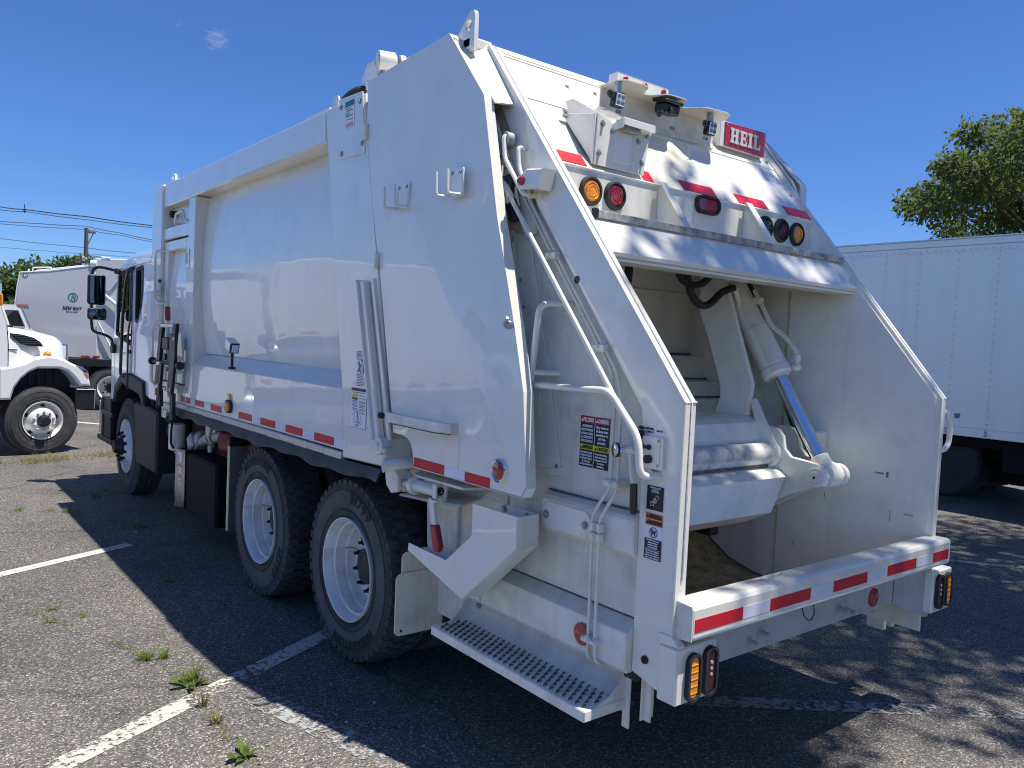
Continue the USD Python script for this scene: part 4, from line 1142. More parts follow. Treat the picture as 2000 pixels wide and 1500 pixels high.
def slab_letter(c, h):
    w = .92 * h; t = .26 * h; s = .16 * h
    r = lambda a, b, c_, d: sbox(a, b, c_, d)
    if c == 'H':
        return union_all([r(.08 * h, 0, .08 * h + t, h), r(w - .08 * h - t, 0, w - .08 * h, h), r(.1 * h, .42 * h, w - .1 * h, .58 * h), r(0, 0, .46 * w, s), r(.54 * w, 0, w, s), r(0, h - s, .46 * w, h), r(.54 * w, h - s, w, h)]), w
    if c == 'E':
        w = .78 * h
        return union_all([r(.08 * h, 0, .08 * h + t, h), r(0, 0, w, s), r(0, h - s, w, h), r(.1 * h, .42 * h, .62 * h, .58 * h), r(w - .13 * h, 0, w, .32 * h), r(w - .13 * h, h - .32 * h, w, h), r(.52 * h, .34 * h, .62 * h, .66 * h)]), w
    if c == 'I':
        w = .50 * h
        return union_all([r(w / 2 - t / 2, 0, w / 2 + t / 2, h), r(0, 0, w, s), r(0, h - s, w, h)]), w
    w = .78 * h
    return union_all([r(.08 * h, 0, .08 * h + t, h), r(0, 0, w, s), r(0, h - s, .50 * h, h), r(w - .13 * h, 0, w, .36 * h)]), w


x = .552
fc = REAR(0, 1.0778, 0)
for c, dz in zip('HEIL', (3.020, 3.020, 3.021, 3.022)):
    shp, w = slab_letter(c, .083)
    obj('letter', fc.put(affinity.translate(shp, x, dz), depth=.005), badge_white, hp, smooth=False)
    x += w + .013
for xx, zz in ((.522, 3.115), (.522, 3.005), (.877, 3.122)):
    obj('screw', bolt((xx, 1.078, zz), (0, -1, 0), .004, .003), zinc, hp)
# right hand cover panel, seen edge on
T('right_side_panel', prism([(2.09, 3.165), (1.30, 3.20), (.985, 2.86), (.95, 2.35), (.69, 1.62), (.62, 1.2), (1.69, 1.2), (1.72, 1.48)], 'x', 1.20, 1.215, .004))
T('right_side_flange', [plate([(1.2, 1.30, 3.20), (1.2, .985, 2.86), (1.14, .985, 2.86), (1.14, 1.30, 3.20)], .008), plate([(1.2, .985, 2.86), (1.2, .95, 2.35), (1.14, .95, 2.35), (1.14, .985, 2.86)], .008)])
T('right_cavity', box(1.03, 1.19, 1.55, 1.57, 1.3, 3.12, 0), paint2)
T('right_trim', [tube([(1.06, 1.26, 3.19), (1.06, .99, 2.86), (1.06, .93, 2.75)], .010, 0, 8)])

# ---- inside the hopper
fl_prof = [(2.0, 1.45), (1.75, 1.10), (1.60, .88), (1.44, .70), (1.37, .605), (1.22, .515), (1.05, .470), (.90, .455), (.70, .47), (.50, .53), (.30, .64), (.12, .80), (.03, .90)]
out = [(y, z) for y, z in fl_prof] + [(y, z - .02) for y, z in fl_prof[::-1]]
T('hopper_floor', prism(out, 'x', -.985, .985, 0), rust, smooth=40)
T('floor_weld', tube([(.982, y, z + .004) for y, z in fl_prof[2:-1]], .008, 0, 6), grime)
T('hopper_top', box(-.985, .985, 1.09, 2.1, 2.88, 2.90, 0), inner)
bw = [(1.56, 2.9), (1.56, 2.19), (1.60, 2.185), (1.62, 1.79), (1.50, 1.785), (1.46, 1.64), (1.36, 1.63), (1.33, 1.535), (1.29, 1.525), (1.27, 1.40), (1.23, 1.39), (1.30, 1.20), (1.9, 1.2), (1.9, 2.9)]
T('throat_wall', prism(bw, 'x', -.96, .96, .003), inner, 'stepped grey white wall deep inside the hopper')
T('throat_side', prism([(1.30, 2.85), (1.30, 2.2), (1.34, 1.35), (1.75, 1.15), (1.9, 2.85)], 'x', .955, .985, .002), inner)
T('throat_seam', box(-.95, .95, 1.555, 1.559, 2.186, 2.192, 0), seam)
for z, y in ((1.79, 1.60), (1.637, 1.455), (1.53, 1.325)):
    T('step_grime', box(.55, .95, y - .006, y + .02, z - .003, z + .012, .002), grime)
SX = .60   # packing panel half width
side_plate = [(1.25, 2.6), (1.24, 2.06), (1.17, 1.91), (1.10, 1.74), (1.06, 1.63), (1.055, 1.56), (1.09, 1.463), (.862, 1.472), (.842, 1.65), (.90, 1.80), (1.04, 2.17), (1.12, 2.6)]
for x in (-SX, SX - .03):
    T('packer_side_plate', prism(side_plate, 'x', x, x + .03, .004), inner)
T('packer_rail', prism([(1.34, 2.6), (1.24, 2.18), (1.02, 1.60), (.98, 1.60), (1.19, 2.19), (1.29, 2.6)], 'x', SX + .02, SX + .05, .004), inner)
T('packer_guide', prism([(1.45, 2.6), (1.22, 1.95), (.95, 1.35), (1.02, 1.33), (1.30, 1.93), (1.52, 2.6)], 'x', .93, .98, .004), inner)
T('packer_panel', prism([(1.09, 1.475), (.865, 1.476), (.80, 1.44), (.765, 1.36), (.78, 1.30), (1.2, 1.30), (1.15, 1.40)], 'x', -SX, SX, .004), inner)
T('hinge_tube', cyl((-SX, .745, 1.275), (SX + .01, .745, 1.275), .062, 28), blade_dirt, 'scuffed hinge tube across the packing blade')
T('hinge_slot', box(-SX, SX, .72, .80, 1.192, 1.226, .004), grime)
T('hinge_cap', [cyl((SX - .01, .745, 1.275), (SX + .025, .745, 1.275), .080, 28), prism([(.86, 1.56), (.83, 1.57), (.68, 1.33), (.68, 1.25), (.74, 1.21), (.80, 1.24), (.80, 1.38)], 'x', SX - .02, SX + .012, .006)], inner)
T('sweep_blade', prism([(.74, 1.205), (.66, 1.185), (.625, 1.16), (.70, .95), (.86, .865), (1.0, .90), (1.1, 1.15)], 'x', -SX, SX + .02, .006), inner, 'white sweep blade across the hopper')
T('blade_lip', prism([(.70, .952), (.86, .866), (.90, .85), (.74, .93)], 'x', -SX - .03, SX + .03, .002), blade_dirt)
arm = [(.795, 1.42), (.745, 1.425), (.70, 1.41), (.67, 1.375), (.655, 1.31), (.615, 1.27), (.47, 1.255), (.42, 1.235), (.395, 1.19), (.41, 1.14), (.46, 1.125), (.62, 1.06), (.80, .955), (.86, .90), (.95, 1.10), (.85, 1.30)]
for x0 in (SX + .035, SX + .185):
    T('blade_arm', prism(arm if x0 < SX + .1 else [q for q in arm], 'x', x0, x0 + .03, .004), inner)
for x0, x1, r in ((SX + .0, SX + .035, .052), (SX + .215, SX + .245, .062)):
    T('arm_pin', [cyl((x0, .445, 1.185), (x1, .445, 1.185), r, 26), cyl((x0 - .008, .445, 1.185), (x0, .445, 1.185), r * .62, 22)], inner)
T('pin_centre', cyl((SX - .010, .445, 1.185), (SX - .0075, .445, 1.185), .008, 10, 0), ink_black)
T('arm_bolt', bolt((SX + .0, .475, 1.165), (-1, 0, 0), .012, .012), inner)
cx = SX + .125
ax0, ax1 = np.array([cx, .445, 1.19]), np.array([cx, 1.32, 2.52])
d = (ax1 - ax0) / np.linalg.norm(ax1 - ax0)
gl = ax0 + d * .62
T('cylinder_rod', cyl(ax0 + d * .05, gl + d * .1, .043, 28), chrome, 'polished chrome rod of the hopper cylinder')
T('rod_eye', [cyl(ax0 - [.05, 0, 0], ax0 + [.05, 0, 0], .068, 26), cyl(ax0 + d * .03, ax0 + d * .11, .052, 22)], inner)
cyl_b = T('cylinder_barrel', [cyl(gl + d * .03, ax1, .073, 32, .006)], inner, 'white hydraulic cylinder barrel inside the hopper')
obj('gland', [cyl(gl - d * .01, gl + d * .045, .084, 32, .008), cyl(gl + d * .045, gl + d * .30, .078, 32, .006)], inner, cyl_b)
q0 = gl + np.array([.055, -.05, .03])
obj('port_pipe', tube([q0 + [0, -.03, .02], q0 + [0, -.035, .09], q0 + [-.02, .04, .19], q0 + [-.035, .12, .24], q0 + [-.05, .24, .45]], .013, .05, 10), inner, cyl_b)
obj('port_fitting', [trimesh.creation.icosphere(2, .026).apply_translation(q0 + [0, -.03, .02]), cyl(q0 + [0, -.032, .05], q0 + [0, -.035, .09], .020, 6)], inner, cyl_b)
obj('pipe_clip', box(*(q0[0] - .06, q0[0] - .02, q0[1] + .19, q0[1] + .25, q0[2] + .37, q0[2] + .41), .006), inner, cyl_b)
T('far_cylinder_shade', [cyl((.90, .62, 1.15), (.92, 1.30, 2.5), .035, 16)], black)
T('pivot_block', [box(.86, .97, .60, .72, 1.30, 1.40, .01)], inner)
T('hydraulic_hose', tube([(.141, .95, 2.42), (.141, 1.0, 2.27), (.165, 1.0, 2.17), (.225, 1.0, 2.09), (.309, 1.0, 2.066), (.38, 1.0, 2.095), (.45, 1.0, 2.155), (.541, 1.0, 2.185), (.585, 1.02, 2.19)], .021, .05, 12), rubber, 'black hose hanging in a loop and ending at a fitting')
T('hydraulic_hose', tube([(.02, 1.0, 2.40), (.06, 1.0, 2.26), (.11, 1.0, 2.195), (.20, 1.0, 2.172), (.29, 1.0, 2.190), (.40, 1.0, 2.28)], .020, .05, 12), rubber, 'short black hose just under the beam')
T('hydraulic_hose', tube([(-.30, 1.0, 2.45), (-.297, 1.0, 2.25), (-.31, 1.0, 2.10), (-.36, 1.0, 2.0)], .022, .05, 12), rubber, 'black hose hanging at the left of the opening')
T('hose_fitting', [cyl((.575, 1.02, 2.19), (.64, 1.04, 2.19), .022, 10), tube([(.63, 1.04, 2.19), (.66, 1.03, 2.12), (.67, 1.02, 2.08)], .017, .03)], inner)
# rust runs on the right wall
for y, z, w, h in ((.27, 1.205, .05, .008), (.245, 1.19, .012, .03), (.10, 1.01, .05, .006)):
    T('rust_spot', box(.9805, .9845, y, y + w, z, z + h, .001), rust)
T('right_wall_lining', prism([(.03, .43), (.03, 1.62), (.62, 2.36), (1.45, 2.6), (1.45, .43)], 'x', .9845, .9862, 0), inner)

stain = M('yellow_stain', (.62, .52, .30), .5, vary=.2, vscale=14, streak=((.80, .78, .70), .9, 30))
T('wall_stain', box(.9803, .9842, .895, .908, .46, 2.20, 0), stain)
for y, z, h in ((.60, 1.02, .030), (.78, .70, .025), (.22, .96, .06)):
    T('wall_scrape', box(.9805, .9845, y, y + .003, z, z + h, .001), rust)

# ---- labels
def block(face, w, h, mat, x=0, y=0, level=1, r=.0, parent=None, name='field', label=None):
    return obj(name, face.put(sbox(x, y, x + w, y + h) if not r else Polygon(rrect(x, x + w, y, y + h, r)), level), mat, parent, label, smooth=False)


def lines(face, rows, x, y, w, h, mat, parent, level=2, bold=True, name='lettering', fill=.9):
    """Rows of centred text in a box, top down."""
    sh = []
    step = h / len(rows)
    for i, s in enumerate(rows):
        if not s: continue
        ch = step * .58
        t = text_shape(s, ch, None, bold)
        x0, _, x1, _ = t.bounds
        k = min(1.0, w * fill / (x1 - x0))
        t = affinity.scale(t, k, 1, origin=(0, 0))
        x0, _, x1, _ = t.bounds
        sh.append(affinity.translate(t, x + (w - (x1 - x0)) / 2 - x0, y + h - (i + 1) * step + step * .22))
    return obj(name, face.put(union_all(sh), level), mat, parent, smooth=False)


def tri_sign(face, x, y, s, mat, parent, level=3):
    obj('warning_triangle', face.put(Polygon([(x, y), (x + s, y), (x + s / 2, y + s * .88)]), level), mat, parent, smooth=False)


f = LEFT(-1.0005, .554, 1.332)
W, H = .166, .206
L1 = block(f, W, H, ink_black, parent=truck, name='warning_label', label='black, red and yellow bilingual danger and caution label')
block(f, W / 2 - .0015, .026, ink_red, 0, H - .028, 2, parent=L1); block(f, W / 2 - .0015, .026, ink_red, W / 2 + .0015, H - .028, 2, parent=L1)
block(f, W / 2 - .0015, .022, ink_yellow, 0, .069, 2, parent=L1); block(f, W / 2 - .0015, .022, ink_yellow, W / 2 + .0015, .069, 2, parent=L1)
obj('divider', f.put(sbox(W / 2 - .001, 0, W / 2 + .001, H), 2), ink_white, L1, smooth=False)
lines(f, ['PELIGRO'], .014, H - .028, .066, .026, ink_white, L1, 3); tri_sign(f, .004, H - .022, .013, ink_white, L1)
lines(f, ['DANGER'], W / 2 + .018, H - .028, .062, .026, ink_white, L1, 3); tri_sign(f, W / 2 + .006, H - .022, .013, ink_white, L1)
lines(f, ['ADVERTENCIA'], .014, .069, .066, .022, ink_black, L1, 3); tri_sign(f, .003, .073, .012, ink_black, L1)
lines(f, ['CAUTION'], W / 2 + .018, .069, .062, .022, ink_black, L1, 3); tri_sign(f, W / 2 + .005, .073, .012, ink_black, L1)
lines(f, ['SIEMPRE', 'MANTENGASE', 'ALEJADO CUANDO', 'EL RECIPIENTE', 'ESTE ELEVADO'], .003, .097, W / 2 - .008, .076, ink_white, L1)
lines(f, ['Stay clear at', 'all times when', 'container is', 'off the', 'ground.'], W / 2 + .004, .097, W / 2 - .008, .076, ink_white, L1)
lines(f, ['NO SE MONTE DONDE', 'EL ESCALON CUANDO', 'EL VEHICULO CIRCULE', 'O SEA EN', 'EN RETROCESO'], .003, .004, W / 2 - .008, .060, ink_white, L1)
lines(f, ['Do not use riding', 'steps when moving', 'in excess of 10 MPH', 'or when', 'backing.'], W / 2 + .004, .004, W / 2 - .008, .060, ink_white, L1)

f = LEFT(-1.0305, .153, 1.231)
L2 = block(f, .083, .093, ink_white, parent=truck, name='lever_label', label='black label with a white double arrow')
block(f, .079, .089, ink_black, .002, .002, 2, parent=L2)
lines(f, ['CONTROL LEVER', 'PALANCA', 'DE CONTROL'], .008, .066, .067, .022, ink_white, L2, 3)
ar = affinity.rotate(Polygon([(-.026, 0), (-.014, .012), (-.014, .006), (.026, .006), (.026, -.006), (-.014, -.006), (-.014, -.012)]), 48, origin=(0, 0))
ar = affinity.translate(ar, .040, .036)
obj('arrow', f.put(ar.difference(ar.buffer(-.0014)), 3), ink_white, L2, smooth=False)
lines(f, ['IN', 'OUT'], .030, .026, .022, .022, ink_white, L2, 3)

f = LEFT(-1.0305, .152, 1.050)
L3 = block(f, .083, .172, ink_white, parent=truck, name='warning_label', label='orange, white and black warning label about backing')
block(f, .081, .045, ink_orange, .001, .126, 2, parent=L3)
block(f, .081, .076, ink_black, .001, .001, 2, parent=L3)
obj('divider', f.put(union_all([sbox(.001, .148, .082, .149), sbox(.006, .038, .076, .039)]), 3), ink_white, L3, smooth=False)
lines(f, ['ADVERTENCIA'], .014, .149, .066, .021, ink_black, L3, 3); tri_sign(f, .004, .154, .011, ink_black, L3)
lines(f, ['WARNING'], .016, .127, .065, .021, ink_black, L3, 3, fill=1); tri_sign(f, .004, .131, .013, ink_black, L3)
obj('pictogram', f.put(union_all([ring((.042, .101), .0195, .0175, 'x'), LineString([(.030, .105), (.036, .098), (.048, .098), (.052, .108)]).buffer(.002), LineString([(.036, .098), (.034, .090)]).buffer(.0016), LineString([(.048, .098), (.050, .089)]).buffer(.0016), LineString([(.032, .112), (.040, .104), (.05, .104)]).buffer(.0018), Point(.030, .113).buffer(.003)]), 3), ink_black, L3, smooth=False)
lines(f, ['DO NOT cross or', 'stand behind', 'vehicle while', 'it is backing!'], .003, .041, .077, .035, ink_white, L3, 3)
lines(f, ['No cruce ni parese', 'atras del vehiculo', 'mientras el vehiculo', 'este retrocediendo'], .003, .003, .077, .034, ink_white, L3, 3)

for y, z, rows in ((.176, 1.512, ['HOPPER', 'LIGHT']), (.128, 1.508, ['THROTTLE', '']), (.140, 1.362, ['BUZZER', ''])):
    f = LEFT(-1.0305, y, z)
    l = block(f, .040, .021, ink_white, parent=truck, name='control_label')
    if rows[0] == 'HOPPER':
        obj('border', f.put(sbox(.001, .001, .039, .020).difference(sbox(.0025, .0025, .0375, .0185)), 2), ink_black, l, smooth=False)
    lines(f, rows, .002, .001, .036, .019, ink_black, l)

f = LEFT(-1.2205, 2.104, 1.541)
L4 = block(f, .098, .195, ink_white, parent=truck, name='warning_label', label='narrow label with pale red heading and a falling figure')
block(f, .098, .045, ink_pale_red, 0, .150, 2, parent=L4)
lines(f, ['PELIGRO', 'DANGER'], .012, .151, .074, .043, ink_white, L4, 3)
obj('pictogram', f.put(union_all([sbox(.074, .078, .096, .148), Polygon([(.05, .148), (.096, .148), (.096, .12)]), LineString([(.026, .128), (.040, .112), (.034, .098)]).buffer(.005), LineString([(.040, .112), (.058, .122)]).buffer(.004), LineString([(.034, .100), (.020, .084)]).buffer(.0045), LineString([(.036, .100), (.050, .082)]).buffer(.0045), Point(.028, .136).buffer(.007)]), 3), ink_grey, L4, smooth=False)
obj('fine_print', f.put(union_all([sbox(.008, .008 + .0085 * k, .090 - .012 * (k % 3 == 0), .0115 + .0085 * k) for k in range(8)]), 2), ink_grey, L4, smooth=False)
f = LEFT(-1.2205, 2.150, 1.320)
L5 = block(f, .176, .216, ink_black, parent=truck, name='instruction_label', label='large white instruction label with a small truck drawing')
block(f, .172, .212, ink_white, .002, .002, 2, parent=L5)
block(f, .172, .014, ink_black, .002, .200, 3, parent=L5)
block(f, .062, .022, ink_yellow, .014, .163, 3, parent=L5); block(f, .062, .012, ink_black, .014, .151, 3, parent=L5)
obj('fine_print', f.put(union_all([sbox(x, z, x + w, z + .003) for x, w in ((.014, .060), (.094, .066)) for z in (.144, .137, .127, .120, .113, .103, .096)] + [sbox(.014, .190, .150, .1935), sbox(.094, .175, .15, .178), sbox(.094, .160, .16, .163)]), 3), ink_grey, L5, smooth=False)
dr = union_all([Polygon([(.040, .028), (.040, .085), (.075, .090), (.075, .030)]), Polygon([(.078, .030), (.080, .092), (.100, .085), (.128, .045), (.124, .024)])])
obj('truck_drawing', f.put(union_all([dr.boundary.buffer(.0011), sbox(.06, .010, .09, .018), LineString([(.1, .05), (.092, .02)]).buffer(.001), LineString([(.075, .088), (.105, .03)]).buffer(.001), sbox(.115, .085, .155, .088), sbox(.115, .079, .15, .082)]), 3), ink_grey, L5, smooth=False)
f = Face((-1.2285, 2.322, 2.955), (0, -1, .02), (0, .07, 1))
L6 = block(f, .104, .150, ink_white, parent=truck, name='instruction_label', label='small white label with a teal heading at the top corner')
block(f, .104, .030, ink_teal, 0, .120, 2, parent=L6)
obj('fine_print', f.put(union_all([sbox(.010, z, w, z + .005) for z, w in ((.106, .07), (.094, .09), (.08, .055), (.066, .09))] + [LineString([(.012, .05), (.03, .055), (.06, .045), (.09, .05)]).buffer(.0015), ring((.022, .075), .008, .006, 'x')]), 2), ink_grey, L6, smooth=False)
obj('red_print', f.put(union_all([sbox(.008, .022, .09, .028), sbox(.008, .010, .096, .017)]), 2), ink_pale_red, L6, smooth=False)

# ---- cab-side ladder and gear at the front of the body
ld = T('folding_ladder', [prism([(5.745, 1.85), (5.655, 1.85), (5.80, 1.27), (5.89, 1.27)], 'x', -1.295, -1.265, .004)], black, 'black folding ladder hung beside the cab')
obj('rail', prism([(5.33, 1.85), (5.225, 1.85), (5.36, 1.25), (5.46, 1.25)], 'x', -1.30, -1.27, .004), black, ld)
obj('rail', prism([(5.30, 1.76), (5.135, 1.755), (5.14, 1.55), (5.215, 1.25), (5.30, 1.25)], 'x', -1.33, -1.305, .004), black, ld)
obj('rail', prism([(5.62, 1.50), (5.54, 1.50), (5.63, 1.15), (5.70, 1.15)], 'x', -1.325, -1.30, .004), black, ld)
obj('rail', prism([(5.30, 1.26), (5.21, 1.26), (5.20, 1.03), (5.28, 1.03)], 'x', -1.32, -1.29, .004), black, ld)
obj('rail', prism([(5.68, 1.27), (5.60, 1.27), (5.58, 1.12), (5.65, 1.12)], 'x', -1.32, -1.29, .004), black, ld)
for y0, y1, z in ((5.70, 5.30, 1.83), (5.80, 5.42, 1.49), (5.83, 5.50, 1.28)):
    obj('rung', box(-1.305, -1.285, y1, y0, z - .018, z + .018, .006), alu, ld)
obj('mechanism', [box(-1.31, -1.27, 5.42, 5.60, 1.62, 1.73, .01), cyl((-1.31, 5.45, 1.56), (-1.33, 5.45, 1.56), .03, 14), cyl((-1.28, 6.02, 1.50), (-1.30, 5.05, 1.50), .018, 10), cyl((-1.28, 6.04, 1.50), (-1.28, 5.99, 1.50), .035, 12), cyl((-1.30, 5.10, 1.50), (-1.30, 5.06, 1.50), .035, 12)], black, ld)
for y, z in ((5.16, 1.72), (5.24, 1.29), (5.32, 1.29), (5.62, 1.30)):
    obj('bolt', bolt((-1.332, y, z), (-1, 0, 0), .012, .006), alu, ld)
T('ladder_grip', tube([(-1.27, 5.60, 1.99), (-1.275, 5.56, 1.88)], .024), redgrip)
T('ladder_strut', tube([(-1.25, 5.72, 2.16), (-1.265, 5.60, 1.98)], .012), paint2)
T('front_hand_rail', tube([(-1.20, 5.93, 2.51), (-1.27, 5.99, 2.51), (-1.27, 6.04, 2.46), (-1.27, 6.02, 2.09), (-1.27, 5.9, 2.03), (-1.2, 5.88, 2.03)], .012, .05, 8))
T('front_hand_rail', tube([(-1.22, 5.94, 1.86), (-1.27, 6.02, 1.86), (-1.27, 6.07, 1.80), (-1.27, 6.06, 1.30), (-1.23, 6.0, 1.26)], .012, .05, 8))
T('front_latch', [box(-1.26, -1.235, 5.93, 6.02, 2.10, 2.22, .008), cyl((-1.25, 5.97, 2.12), (-1.29, 5.96, 2.14), .02, 10), box(-1.25, -1.235, 5.9, 6.1, 2.02, 2.045, .004)], paint2)
T('front_cap', [box(-1.25, -1.238, 5.95, 6.02, 2.20, 2.25, .006)], black)
mk = T('side_marker_lamp', box(-1.245, -1.238, 5.985, 6.04, 1.18, 1.25, .004), rubber)
obj('lens', box(-1.256, -1.243, 5.99, 6.035, 1.185, 1.245, .006), amber, mk)
# below the body: filter, tank, canisters, fender bracket
T('mount_plate', box(-1.20, -1.19, 5.72, 5.98, .98, 1.12, .004), paint2)
for y in (5.78, 5.85, 5.92):
    T('mount_hole', cyl((-1.201, y, 1.06), (-1.199, y, 1.06), .012, 10, 0), ink_black)
fc_ = T('filter_canister', [lathe([(0, .001), (0, .045), (.02, .072), (.24, .072), (.255, .06), (.255, .001)], (-1.13, 5.72, .96), (0, 0, -1), 24)], panel_white, 'white filter canister under the front of the body')
obj('filter_head', [box(-1.21, -1.05, 5.65, 5.80, .96, 1.05, .012), cyl((-1.2, 5.66, 1.0), (-1.24, 5.6, 1.0), .03, 12)], black, fc_)
obj('drain', cyl((-1.13, 5.72, .71), (-1.13, 5.72, .675), .022, 10), panel_white, fc_)
T('filter_hose', tube([(-1.20, 5.62, .98), (-1.22, 5.58, .9), (-1.21, 5.62, .78), (-1.15, 5.7, .70)], .010, .04), rubber)
T('loose_hose', tube([(-1.05, 6.05, 1.0), (-1.12, 6.1, .85), (-1.08, 6.0, .72), (-1.0, 5.8, .66)], .016, .06), M('blue_hose', (.02, .04, .10), .5))
tk = T('side_tank', [box(-1.155, -.45, 4.55, 5.62, .225, .735, .02)], glossblack_matt, 'black tank with stainless rear end and small labels')
obj('end_plate', prism([(-1.16, .75), (-1.16, .245), (-1.06, .165), (-.80, .22), (-.80, .75)], 'y', 5.325, 5.335, .002), glossblack_matt, tk)
obj('end_face', [plate([(-1.165, 5.335, .25), (-1.165, 5.62, .21), (-1.165, 5.62, .73), (-1.165, 5.335, .755)], .004)], steel, tk)
f = LEFT(-1.1675, 5.545, .63)
for z, h, nm in ((0.02, .085, 'a'), (-.085, .075, 'b'), (-.19, .085, 'c')):
    ff_ = LEFT(-1.1675, 5.55 if nm != 'c' else 5.50, .615 + z)
    l = block(ff_, .13 if nm != 'c' else .065, h, ink_white, parent=tk, name='tank_label')
    if nm != 'a':
        obj('heading', ff_.put(sbox(0, h - .018, .13 if nm == 'b' else .065, h), 2), ink_pale_red, l, smooth=False)
    obj('fine_print', ff_.put(union_all([sbox(.012, .012 + .014 * k, .055, .018 + .014 * k) for k in range(3)]), 2), ink_grey, l, smooth=False)
T('valve_block', [rot(box(-1.10, -.95, 5.20, 5.42, .79, .90, .02), -28, (1, 0, 0), (-1, 5.3, .84)), rot(box(-1.12, -1.0, 5.32, 5.46, .80, .93, .012), -28, (1, 0, 0), (-1, 5.3, .84))], castal)
T('valve_pipe', [tube([(-1.05, 5.25, .84), (-1.03, 5.0, .90), (-1.0, 4.7, .96)], .045, 0, 12), cyl((-1.04, 5.08, .885), (-1.035, 5.04, .895), .06, 12)], castal)
T('air_tank', cyl((-1.0, 5.05, .88), (-1.0, 5.05, 1.08), .085, 24, .01), alu)
rc = T('reservoir', [lathe([(0, .001), (.0, .09), (.05, .13), (.6, .13), (.62, .1), (.62, .001)], (-1.06, 4.62, .94), (.45, -1, 0), 28)], redcan, 'dark red cylindrical reservoir under the body')
T('reservoir_valve', [tube([(-1.14, 4.72, 1.03), (-1.16, 4.74, .93), (-1.12, 4.73, .86)], .014, .03), cyl((-1.15, 4.72, .88), (-1.15, 4.72, .82), .02, 8)], castal)
T('belly_box', box(-.95, .9, 4.30, 5.9, .30, .98, .02), black)
T('fender_plate', [box(-1.165, -.85, 4.225, 4.235, .28, .96, .003), box(-1.168, -1.15, 4.236, 4.26, .28, .985, .003)], alu, 'bare metal fender bracket ahead of the rear wheels')
T('fender_bar', box(-1.175, -.8, 4.20, 4.24, .935, 1.005, .006), black)
for y in (1.95, 2.83, 3.7):
    T('mud_guard', box(-1.19, -.3, y - .05, y + .05, 1.09, 1.12, .01), black)
T('spring_pack', [box(-.60, -.50, 2.0, 3.7, .60, .70, .02)], black)

# ---- cab
cab = [(6.44, 1.13), (6.44, 2.44), (6.47, 2.50), (7.70, 2.455), (7.83, 2.36), (7.98, 1.66), (8.05, 1.52), (8.06, .98), (7.80, .98), (7.72, 1.14), (7.45, 1.31), (7.10, 1.31), (6.92, 1.14)]
win_f = Polygon([(7.14, 1.90), (7.18, 1.62), (7.86, 1.72), (7.765, 2.37), (7.16, 2.41)]).buffer(-.02).buffer(.02)
win_r = Polygon([(6.74, 2.41), (7.02, 2.395), (7.02, 1.86), (6.93, 1.855), (6.79, 2.0), (6.74, 2.15)]).buffer(-.03).buffer(.03)
shp = Polygon(cab).difference(win_f).difference(win_r)
c = T('cab_side', sprism(shp, 'x', -1.20, -1.17), cab_paint, 'white cab side with dark windows')
c2 = T('cab_side', sprism(Polygon(cab).difference(win_f), 'x', 1.17, 1.20), cab_paint)
obj('window_frame', sprism(win_f.buffer(.018).difference(win_f.buffer(-.022)), 'x', -1.204, -1.172), rubber, c)
obj('window_frame', sprism(win_r.buffer(.012).difference(win_r.buffer(-.022)), 'x', -1.204, -1.172), rubber, c)
obj('window', sprism(win_f.buffer(-.01), 'x', -1.190, -1.186), glass, c, 'clear side window')
obj('window', sprism(win_r.buffer(-.01), 'x', -1.190, -1.186), darkglass, c, 'dark rear quarter window')
obj('window', sprism(win_f.buffer(-.01), 'x', 1.186, 1.190), glass, c2)
obj('window_post', box(-1.207, -1.175, 7.085, 7.12, 1.60, 2.50, .004), cab_paint, c)
obj('door_gap', box(-1.2015, -1.199, 7.125, 7.133, 1.28, 2.46, 0), ink_black, c)
obj('door_gap', box(-1.2015, -1.199, 7.90, 7.907, 1.05, 1.65, 0), ink_black, c)
obj('door_handle', box(-1.215, -1.2, 7.16, 7.24, 1.52, 1.56, .006), black, c)
T('cab_rear', sprism(Polygon([(-1.18, 1.13), (1.18, 1.13), (1.18, 2.47), (-1.18, 2.47)]).difference(sbox(-.6, 1.75, .6, 2.3)), 'y', 6.44, 6.47), cab_paint)
T('cab_rear_window', box(-.61, .61, 6.452, 6.457, 1.74, 2.31, 0), darkglass)
cr = [(-1.20, 2.435), (-1.19, 2.50), (-1.13, 2.55), (0, 2.60), (1.13, 2.55), (1.19, 2.50), (1.20, 2.435)]
rf = []
prof_y = [(6.44, 0), (6.50, .035), (7.4, .03), (7.70, .0), (7.84, -.10)]
V, F = [], []
for y, dz in prof_y:
    for x, z in cr:
        V.append((x, y, z + dz - (.0 if y < 7.5 else .03)))
for i in range(len(prof_y) - 1):
    for k in range(len(cr) - 1):
        a = i * 7 + k
        F += [(a, a + 1, a + 8), (a, a + 8, a + 7)]
F += [(k, 6, k + 1) for k in range(0, 5)]
T('cab_roof', tri(V, F), cab_paint, smooth=50)
T('roof_gutter', tube([(-1.205, 6.46, 2.445), (-1.205, 7.68, 2.425), (-1.205, 7.83, 2.34)], .008, 0, 6), cab_paint)
T('windscreen', plate([(-1.15, 7.87, 2.34), (1.15, 7.87, 2.34), (1.15, 8.03, 1.62), (-1.15, 8.03, 1.62)], .006), glass)
T('cab_front', [box(-1.18, 1.18, 8.0, 8.06, .98, 1.62, .01), box(-1.18, 1.18, 7.80, 7.88, 2.33, 2.42, .01), box(-1.18, -1.12, 7.9, 8.02, 1.55, 1.75, .01)], cab_paint)
T('cab_floor', box(-1.16, 1.16, 6.5, 8.0, 1.13, 1.20, .01), black)
st = T('cab_seat', [box(-.85, -.35, 6.75, 6.92, 1.3, 2.05, .05), box(-.85, -.35, 6.85, 7.35, 1.25, 1.42, .05)], plastic)
